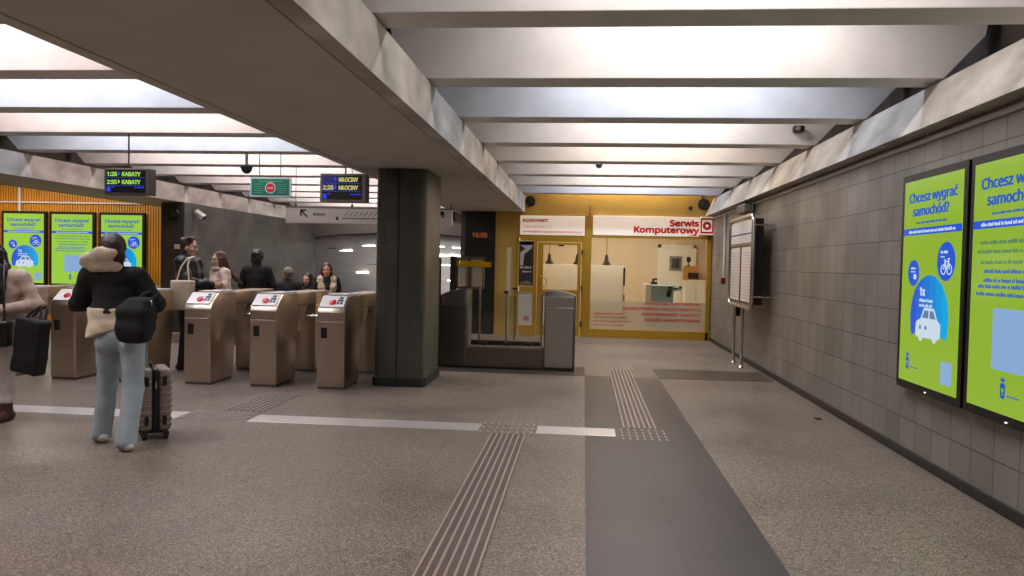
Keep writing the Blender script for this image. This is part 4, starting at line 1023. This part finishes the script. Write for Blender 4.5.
def shoes(hi=.0, fat=1.0):
    def fn(f, K, s, only='lr'):
        for a in only:
            A, T = K[a+'a'], K[a+'t']; dv = nrm((T-A)*V3(1, 1, 0)); g = min(A[2]-.085*s, T[2]-.03*s)
            heel = V3(A[0], A[1], 0)-dv*.045*s+V3(0, 0, g+.045*s); toe = V3(T[0], T[1], g+.03*s)+dv*.05*s
            f.cap(heel, toe, .046*s*fat, .036*s*fat, .02); f.cap(A, heel+dv*.03, .045*s*fat, .046*s*fat, .03)
            f.cap(heel*.45+toe*.55, toe, .043*s*fat, .036*s*fat, .02)
            if hi: f.cap(A, A+V3(0, 0, hi*s), .05*s*fat, .052*s*fat, .02)
        g = min(min(K['la'][2], K['ra'][2])-.085*s, 0) if min(K['la'][2], K['ra'][2]) < .085*s-1e-4 else 0
        f.cut((0, 0, g), (0, 0, -1))
    return fn
def hair_short(f, hp, K, s, R):
    f.ell(hp(0, -.022, 1.622), V3(.084, .097, .094)*s, .02, R); f.cap(hp(0, -.075, 1.58), hp(0, -.06, 1.50), .045*s, .03*s, .03)
    f.sub(hp(0, .115, 1.54), V3(.075, .075, .095)*s, .012, R); f.wrinkle(.003, 90, 3)
def hair_curly(f, hp, K, s, R):
    f.ell(hp(0, -.02, 1.625), V3(.105, .118, .108), .02, R); f.ell(hp(0, -.06, 1.54), V3(.085, .06, .07), .03, R); f.sub(hp(0, .13, 1.54), V3(.065, .075, .09), .012, R); f.wrinkle(.012, 55, 8)
def hair_long(length=.28, fall=(0, -.02, 0), side=None, wisps=None, seed=4):
    def fn(f, hp, K, s, R):
        f.ell(hp(0, -.02, 1.618), V3(.085, .10, .10)*s, .02, R)
        for sx in (-1, 0, 1):
            a = hp(sx*.062, -.05-.03*(sx == 0), 1.58); b = a+V3(fall[0]+sx*.012, fall[1]-.01, -length*.55)*s; c = a+V3(fall[0]*1.6+sx*.02, fall[1]*1.5-.005, -length)*s
            f.chain([a, b, c], [.048*s, .046*s, .026*s], .03)
        for sx in (-1, 1):
            a = hp(sx*.074, .02, 1.60); b = hp(sx*.080, .015, 1.50); f.chain([a, b, b+V3(fall[0], fall[1], -length*.35)*s], [.024*s, .026*s, .02*s], .02)
        for w_ in (wisps or []): f.chain([hp(*w_[0])]+[V3(*q) for q in w_[1:]], [.03*s]+[.03*s]*(len(w_)-2)+[.012*s], .02)
        f.sub(hp(0, .122, 1.545), V3(.058, .075, .085)*s, .012, R); f.wrinkle(.004, 85, seed)
    return fn

c_black = M('black_wool', (17, 17, 19), .85, noise=.15, scale=30, bump=.2); c_puff = M('black_puffer_nylon', (20, 21, 24), .42)
c_cream = M('cream_cotton', (214, 200, 178), .85, noise=.06, scale=14, bump=.2); c_denim = M('pale_blue_denim', (158, 170, 180), .85, noise=.05, scale=9, bump=.2)
c_beige = M('beige_coat_cloth', (176, 156, 142), .85, noise=.08, scale=12, bump=.2); c_pink = M('pinkish_beige_nylon', (214, 186, 170), .5, noise=.05, scale=6)
c_whitej = M('off_white_denim', (200, 190, 186), .85, noise=.05, scale=9); c_boot = M('brown_leather', (66, 36, 30), .45, noise=.1); c_sneak = M('white_sneaker', (206, 200, 198), .5)
c_dark = M('dark_trousers', (30, 30, 34), .85); c_canvas = M('natural_canvas', (206, 190, 166), .9, noise=.05, scale=20, bump=.15)
c_leather = M('black_leather', (18, 18, 20), .4, noise=.2, scale=14, bump=.1); c_fur = M('cream_fur', (192, 170, 146), .95, noise=.15, scale=40, bump=.6)
h_brown = M('brown_hair', (52, 34, 26), .5, noise=.25, scale=30, stretch=(1, 1, .2)); h_black = M('black_hair', (18, 15, 15), .45, noise=.2, scale=30, stretch=(1, 1, .2))
h_auburn = M('auburn_hair', (78, 44, 32), .5, noise=.25, scale=30, stretch=(1, 1, .2)); h_grey = M('grey_hair', (120, 112, 106), .6, noise=.2, scale=30)

# 1 woman with suitcase, seen from behind -----------------------------
mw = (-3.78, 6.0, 0)
JM = dict(pel=(.05, 0, .93), wai=(.03, 0, 1.06), che=(-.0, .02, 1.25), nb=(-.03, .03, 1.43), hd=(-.04, .05, 1.505), ls=(-.215, .01, 1.375), rs=(.185, .01, 1.375),
          le=(-.32, .03, 1.15), lw=(-.17, .23, 1.14), re=(.33, .02, 1.17), rw=(.10, .30, 1.075), lh=(-.055, .01, .90), rh=(.15, -.01, .90), lk=(-.125, .12, .49), rk=(.165, -.02, .49),
          la=(-.18, .14, .09), ra=(.175, -.13, .10), lt=(-.255, .22, .03), rt=(.10, -.05, .03))
def jacket_main(f, K, s):
    top(1.09, 1.08, .01, True, .006, 0, 1.06, 5, 1.12)(f, K, s)
    f.cap(K['pel']+V3(-.13, -.0, .175), K['pel']+V3(.11, -.0, .18), .115, .115, .03, (0, 1, 0), .95); f.cut((0, 0, 1.075), (0, 0, -1))
def hoodie_hem(f, K, s):
    f.cap(V3(-.07, .01, .90), V3(-.06, .01, 1.16), .155, .15, .03, (0, 1, 0), .85); f.cap(V3(.09, 0, .90), V3(.07, 0, 1.16), .145, .14, .05, (0, 1, 0), .9); f.wrinkle(.007, 30, 8)
    f.cut((-.02, 0, .935), (.30, 0, -1)); f.cut((0, 0, 1.13), (0, 0, 1))
def hood(f, K, s):
    f.chain([V3(.03, -.075, 1.57), V3(-.07, -.10, 1.545), V3(-.17, -.08, 1.515), V3(-.25, -.02, 1.50)], [.04, .055, .055, .035], .03)
    f.chain([V3(-.22, -.02, 1.49), V3(-.13, -.075, 1.465), V3(-.05, -.085, 1.47), V3(.04, -.05, 1.465)], [.035, .045, .045, .045], .03); f.cap(V3(-.05, -.05, 1.6), V3(.02, -.05, 1.58), .04, .03, .03)
    f.cap(V3(-.06, -.11, 1.55), V3(-.01, -.10, 1.56), .06, .05, .03); f.wrinkle(.005, 34, 4)
def hair_main(f, hp, K, s, R):
    f.ell(hp(0, -.025, 1.628), V3(.094, .115, .105), .02, R); f.ell(hp(.035, -.085, 1.60), V3(.075, .07, .09), .03, R)
    f.chain([hp(.05, -.09, 1.60), hp(.080, -.085, 1.53), hp(.10, -.06, 1.455)], [.06, .055, .03], .03)
    f.chain([hp(-.07, .03, 1.6), hp(-.08, .03, 1.5)], [.03, .025], .02); f.sub(hp(0, .135, 1.55), V3(.058, .075, .085), .012, R); f.wrinkle(.003, 80, 6)
person('person', 'woman seen from behind in black jacket, cream hood and pale jeans pulling a suitcase', 1.70, mw, .06, JM, (-.1, -.12, .0), hair=(h_brown, hair_main), res=.010,
       hands=[('l', (.5, .8, 0), (1, -.4, .2), (0, 0, 1), .7), ('r', (-.3, .7, -.55), (-.2, -.2, -1), (-1, .2, 0), .8)], shoes=1,
       clothes=[('jeans', c_denim, trousers(1.12, .03, .99, 1.12, .006, 3)), ('hoodie', c_cream, hoodie_hem), ('hood', c_cream, hood), ('jacket', c_black, jacket_main), ('shoes', c_sneak, shoes(0, .92))])
# her black bag hanging from the right arm
bg = thing('handbag', 'large soft black bag hanging on arm of the hooded woman', 'bag', (-3.50, 5.80, .885))
fb = Field(.010).box((0, 0, .13), (.070, .02, .09), .055, .03).box((.04, .03, .21), (.055, .02, .09), .05, .06).cap((-.03, 0, .055), (.05, 0, .05), .06, .06, .04).wrinkle(.010, 24, 9)
o = link('bag_body', fmesh('bag_body', [fb.mesh('b')]), c_black); o.parent = bg
fb = Field(.008).chain([(.0, .03, .29), (.02, .10, .36), (.03, .2, .38), (.07, .24, .36), (.08, .14, .33), (.08, .06, .28)], [.016]*6, .006); o = link('strap', fmesh('strap', [fb.mesh('b')]), c_black); o.parent = bg
o = MB().tube([(.145, .0, .27), (.155, -.01, .28), (.155, -.01, .31), (.145, .0, .32)], .005, 6, True).build('buckle', m_steelb); o.parent = bg

# suitcase
cs = thing('suitcase', 'small taupe ribbed hard-shell suitcase on wheels with black zip band', 'suitcase', (-3.675, 6.40, 0), math.atan2(.60, .80)-.02)
m_shell = M('taupe_shell', (134, 118, 110), .38)
def cbuild(mb, nm, mat, par, smooth=False):
    o = mb.build(nm, mat, None, smooth); o.parent = par; return o
for sx, nm in ((-1, 'shell'), (1, 'shell')):
    mb = MB(); mb.box(min(sx*.018, sx*.125), max(sx*.018, sx*.125), -.19, .19, .075, .60, .035, 4); sh = cbuild(mb, 'shell', m_shell, cs, True)
    rb = MB()
    for k in range(9):
        z = .13+k*.052; rb.box(min(sx*.03, sx*.129), max(sx*.03, sx*.129), -.194, .194, z-.009, z+.009, .007, 2)
    cbuild(rb, 'ribs', m_shell, sh, True)
    for z in (.17, .50): cbuild(MB().box(sx*.07-.016, sx*.07+.016, -.205, -.185, z-.04, z+.04, .006), 'side_foot', m_black, sh)
zb = cbuild(MB().box(-.026, .026, -.197, .197, .072, .606, .02, 3), 'zip_band', m_black, cs, True); cbuild(MB().box(-.006, .006, -.206, -.196, .44, .50, .003), 'zip_pull', m_steelb, zb)
cbuild(MB().box(-.10, .10, -.16, .16, .055, .085, .012), 'base', m_black, cs)
cbuild(MB().tube([(-.02, -.07, .60), (-.02, -.06, .63), (-.02, .06, .63), (-.02, .07, .60)], .012, 8), 'top_grip', m_black, cs, True)
hd = cbuild(MB().tube([(-.06, -.06, .58), (-.06, -.06, 1.02)], .009, 8).tube([(-.06, .06, .58), (-.06, .06, 1.02)], .009, 8), 'telescopic_handle', m_steelb, cs, True)
cbuild(MB().box(-.075, -.045, -.08, .08, 1.0, 1.035, .012), 'grip', m_black, hd)
for sx in (-.085, .085):
    for sy in (-.15, .15):
        wl = cbuild(MB().lathe([(.012, -.018), (.028, -.014), (.028, .014), (.012, .018)], (sx, sy, .028), (1, 0, 0), 16), 'wheel', m_black, cs, True)
        cbuild(MB().box(sx-.024, sx+.024, sy-.012, sy+.02, .03, .065, .005), 'fork', m_black, wl)

# 2 woman in beige coat at the left edge ------------------------------
JL = dict(nb=(.03, -.01, 1.42), hd=(.075, .015, 1.50), ls=(-.17, -.01, 1.36), rs=(.17, -.01, 1.36), le=(-.30, -.01, 1.10), lw=(-.10, .20, 1.06), re=(.27, -.02, 1.10), rw=(.26, .10, .88), lk=(-.10, .10, .49), la=(-.09, .10, .085), lt=(-.06, .24, .03),
          rk=(.10, -.0, .50), ra=(.12, -.22, .13), rt=(.12, -.10, .05))
lw_loc = (-5.41, 6.82, 0); lw_rz = PI+.25
def coat_left(f, K, s):
    top(.80, 1.03, .02, True, .005, .04, 1.1, 12)(f, K, s)
def scarf(f, K, s):
    f.ell(K['nb']+V3(0, .02, .02), (.105, .10, .06), .02); f.chain([K['nb']+V3(-.07, .09, 0), K['nb']+V3(-.06, .13, -.16), K['nb']+V3(-.05, .13, -.30)], [.05, .05, .04], .03, (0, 1, 0), .6); f.wrinkle(.006, 40, 2)
person('person', 'woman in beige coat with black hair and dark bags at left edge', 1.66, lw_loc, lw_rz, JL, (.1, -.05, 0), hair=(h_black, hair_long(.24)), res=.011,
       hands=[('l', (.95, .25, .1), (.2, -.95, -.1), (0, 0, 1), .6), ('r', (0, .3, -1), (-1, 0, 0), (0, 1, 0), .5)],
       clothes=[('trousers', c_whitej, trousers(.92, .17, .97, .95, .004, 4)), ('coat', c_beige, coat_left), ('scarf', c_black, scarf), ('boots', c_boot, shoes(.11, 1.02))])
def bag_obj(name, label, loc, rz, hw, hd_, hh, mat, straps, rad=.03, wr=.006, taper=0):
    b = thing(name, label, 'bag', loc, rz)
    f = Field(.010).box((0, 0, hh), (hw-rad, hd_-rad if hd_ > rad else .004, hh-rad), rad, .02).wrinkle(wr, 22, int(hw*1000))
    o = link('bag_body', fmesh('bag_body', [f.mesh('b')]), mat); o.parent = b
    for st in straps:
        o = MB().tube(st, .012, 8).build('strap', mat, None, True); o.parent = b
    return b
b1 = bag_obj('crossbody_bag', 'black crossbody bag with metal ring worn by the beige-coated woman', (-5.30, 6.60, .70), .2, .135, .06, .12, c_leather, [[(.08, .0, .22), (.06, .03, .45), (.03, .09, .68), (-.02, .20, .78)]])
o = MB().tube([(.02+.035*math.cos(a*PI/8), -.066, .13+.035*math.sin(a*PI/8)) for a in range(16)], .006, 6, True).build('ring', m_steelb, None, True); o.parent = b1
tb = bag_obj('tote_bag', 'large dark tote bag hanging from forearm of beige-coated woman', (-5.03, 6.66, .46), -.15, .145, .07, .255, c_black, [[(-.08, -.02, .49), (-.05, .02, .56), (.0, .06, .62), (.05, .02, .56), (.08, -.02, .49)], [(-.08, .04, .49), (-.05, .08, .56), (.0, .12, .62), (.05, .08, .56), (.08, .04, .49)]])

tb.rotation_euler = (0, .14, -.15)
# 3 + 4 the pair behind the turnstiles --------------------------------
JA = dict(ls=(-.19, .0, 1.37), rs=(.19, .0, 1.37), re=(.25, .10, 1.12), rw=(.08, .34, 1.10), le=(-.25, .05, 1.10), lw=(-.10, .30, 1.08))
def bun(f, hp, K, s, R): hair_short(f, hp, K, s, R); f.ell(hp(0, -.095, 1.66), V3(.045, .045, .045)*s, .02); f.cap(hp(-.06, .02, 1.69), hp(.06, .02, 1.69), .03*s, .03*s, .03)
person('person', 'tall person in black puffer jacket with tied-back hair and canvas bag', 1.82, (-5.44, 10.33, 0), -PI/2+.05, JA, (0, -.05, 0), hair=(h_brown, bun), res=.013,
       hands=[('r', (-.1, 1, 0), (-1, 0, 0), (0, 0, 1), .5), ('l', (.3, 1, 0), (1, 0, 0), (0, 0, 1), .5)],
       clothes=[('trousers', c_dark, trousers(1.0, .05)), ('jacket', c_puff, top(.86, 1.2, .01, True, .012, .09, 1.0, 21)), ('shoes', c_boot, shoes(0, 1.0))])
bag_obj('canvas_bag', 'natural canvas tote bag on shoulder of the puffer-jacketed person', (-5.33, 9.98, .84), -.1, .16, .05, .20, c_canvas, [[(-.08, -.02, .39), (-.03, .0, .58), (.03, .06, .70), (.06, .16, .72)], [(.08, .02, .39), (.05, .03, .6), (.05, .08, .70), (.06, .16, .72)]], .02, .004)
JB = dict(re=(.25, .02, 1.10), rw=(.10, .22, 1.05), le=(-.25, .0, 1.10), lw=(-.05, .24, 1.02))
person('person', 'woman in pale pink jacket with long blown hair facing the puffer-jacketed person', 1.64, (-5.11, 10.58, 0), 2.4, JB, (.1, .0, 0), skin=(206, 160, 140),
       hair=(h_auburn, hair_long(.22, (0, -.02, 0), None, [((.05, -.05, 1.56), (.02, -.14, 1.36), (-.0, -.24, 1.25), (-.03, -.34, 1.17))])), res=.013,
       hands=[('r', (-.7, .7, 0), (0, -1, 0), (0, 0, 1), .6), ('l', (.7, .7, 0), (0, -1, 0), (0, 0, 1), .6)],
       clothes=[('trousers', c_dark, trousers(.95, .05)), ('jacket', c_pink, top(.84, 1.12, .01, True, .009, 0, 1.0, 31)), ('collar', c_fur, lambda f, K, s: f.ell(K['nb']+V3(0, .02, .03), V3(.11, .11, .05), .02).wrinkle(.006, 60, 3)), ('shoes', c_boot, shoes(0, 1.0))])

# 5 black coat from behind, 6-8 on the stairs -------------------------
person('person', 'person in black coat seen from behind in front of tiled wall', 1.68, (-5.48, 12.7, 0), .15, dict(re=(.26, .05, 1.12), rw=(.12, .25, 1.10), le=(-.26, .05, 1.12), lw=(-.12, .25, 1.10)), (0, -.1, 0), hair=(h_black, hair_curly), res=.014,
       hands=[('r', (-.5, .8, .2), (0, -1, 0), (0, 0, 1), .5), ('l', (.5, .8, .2), (0, -1, 0), (0, 0, 1), .5)], clothes=[('trousers', c_dark, trousers()), ('coat', c_black, top(.62, 1.12, .03, True, .006, .06, 1.05, 41)), ('shoes', c_boot, shoes())])
def stair_z(y): return -.16*(int((y-13.4)/.32)+1)
yD = 13.75
person('person', 'grey-haired man in dark jacket descending the stairs, seen from behind', 1.72, (-5.35, yD, stair_z(yD)+.0), .5, {}, (.3, -.1, 0), hair=(h_grey, hair_short), res=.014, hands=[('r', (0, .2, -1), (-1, 0, 0), (0, 1, 0), .4), ('l', (0, .2, -1), (1, 0, 0), (0, 1, 0), .4)],
       clothes=[('trousers', c_dark, trousers()), ('jacket', c_black, top(.82, 1.12, .0, True, .006, .05, 1.0, 51)), ('shoes', c_boot, shoes())])
yE = 14.02
person('person', 'dark-haired woman facing camera low on the stairs beside the grey-haired man', 1.62, (-5.07, yE, stair_z(yE)), PI-.2, {}, (0, 0, 0), skin=(206, 160, 140), hair=(h_black, hair_long(.25)), res=.014, hands=[('r', (0, .2, -1), (-1, 0, 0), (0, 1, 0), .4), ('l', (0, .2, -1), (1, 0, 0), (0, 1, 0), .4)],
       clothes=[('trousers', c_dark, trousers()), ('jacket', M('speckled_dark_knit', (58, 44, 46), .9, noise=.5, scale=60), top(.84, 1.05, .0, True, .006, .05, 1.0, 61)), ('shoes', c_boot, shoes())])
yF = 13.6
def collar_f(f, K, s):
    for sx in (-1, 1): f.chain([K['nb']+V3(sx*.05, -.05, .04), K['nb']+V3(sx*.12, .05, -.02), K['nb']+V3(sx*.10, .12, -.16), K['nb']+V3(sx*.05, .13, -.36)], [.05, .06, .06, .05], .03)
    f.wrinkle(.008, 60, 5)
person('person', 'woman in dark coat with cream fur collar climbing the stairs', 1.66, (-4.58, yF, stair_z(yF)), PI+.5, dict(rw=(.12, .24, 1.02), re=(.25, .02, 1.10)), (-.2, -.1, 0), skin=(206, 160, 140), hair=(h_auburn, hair_long(.30)), res=.014,
       hands=[('r', (-.6, .7, .2), (0, -1, 0), (0, 0, 1), .5), ('l', (0, .2, -1), (1, 0, 0), (0, 1, 0), .4)],
       clothes=[('trousers', c_dark, trousers()), ('coat', c_black, top(.80, 1.12, .0, True, .006, 0, 1.0, 71)), ('collar', c_fur, collar_f), ('shoes', c_boot, shoes())])

# ------------------------------------------------------------------ lights
def area(name, loc, sx, sy, power, rgb, rot=(0, 0, 0)):
    l = bpy.data.lights.new(name, 'AREA'); l.shape = 'RECTANGLE'; l.size = sx; l.size_y = sy; l.energy = power; l.color = lin(rgb)[:3]
    o = bpy.data.objects.new(name, l); COL.objects.link(o); o.location = loc; o.rotation_euler = rot; return o
WARM, NEUT, COOL, PINK = (255, 243, 232), (255, 250, 248), (226, 236, 255), (255, 240, 240)
CR = [NEUT, WARM, NEUT, NEUT, NEUT, COOL, NEUT, WARM, NEUT, NEUT, COOL]
for y, c in zip(BR, CR):
    area('tube_light', (.85, y-.62, 3.86), 2.3, .12, 48, c)
CL = [PINK, NEUT, PINK, NEUT, PINK, COOL, PINK, COOL, PINK, NEUT, PINK, PINK, PINK, NEUT, PINK, PINK]
for y, c in zip(BL, CL):
    area('tube_light', (-5.6, y-.58, 3.86), 3.6, .12, 62, c)
area('tube_light', (.8, 16.95, 3.9), 2.6, .1, 60, NEUT)
for yv in (24.2, 26): area('shaft_fill', (-5.2, yv, .2-.52*(yv-23.4)), 3, 1, 36, NEUT, (PI-.3, 0, 0))  # unseen upward fill lights, added to brighten the vault
area('shop_lamp', (.6, 18.9, 2.72), 3.2, .5, 28, (255, 236, 216)); area('shop_lamp', (.6, 17.95, 2.72), 3.2, .3, 72, (255, 238, 220))
area('side_lamp', (-12, 15.2, 3.45), 4, .3, 130, WARM)

w = bpy.data.worlds.new('w'); SC.world = w; w.use_nodes = True
w.node_tree.nodes['Background'].inputs[0].default_value = (.5, .48, .45, 1); w.node_tree.nodes['Background'].inputs[1].default_value = .02

# ------------------------------------------------------------------ camera
yaw, pitch, roll, f = .0909531862, -.0303230064, .0214443510, 780.0
cy_, sy_ = math.cos(yaw), math.sin(yaw)
fw = Vector((-sy_*math.cos(pitch), cy_*math.cos(pitch), math.sin(pitch))); r0 = Vector((cy_, sy_, 0)); u0 = r0.cross(fw)
rt = r0*math.cos(roll)+u0*math.sin(roll); up = u0*math.cos(roll)-r0*math.sin(roll)
cam = bpy.data.cameras.new('camera'); co = bpy.data.objects.new('camera', cam); COL.objects.link(co); SC.camera = co
cam.sensor_width = 36; cam.lens = f/1024*36; cam.clip_start = .05; cam.clip_end = 100
m = Matrix.Identity(4)
for i in range(3): m[i][0], m[i][1], m[i][2] = rt[i], up[i], -fw[i]
m.translation = (0, 0, 1.55); co.matrix_world = m

vs = SC.view_settings; vs.view_transform = 'Standard'; vs.look = 'None'; vs.gamma = 1; vs.exposure = 0; vs.use_curve_mapping = False
SC.cycles.use_denoising = True; SC.cycles.max_bounces = 10; SC.cycles.diffuse_bounces = 5; SC.cycles.glossy_bounces = 4; SC.cycles.transparent_max_bounces = 12
SC.cycles.sample_clamp_indirect = 6; SC.cycles.caustics_reflective = False; SC.cycles.caustics_refractive = False
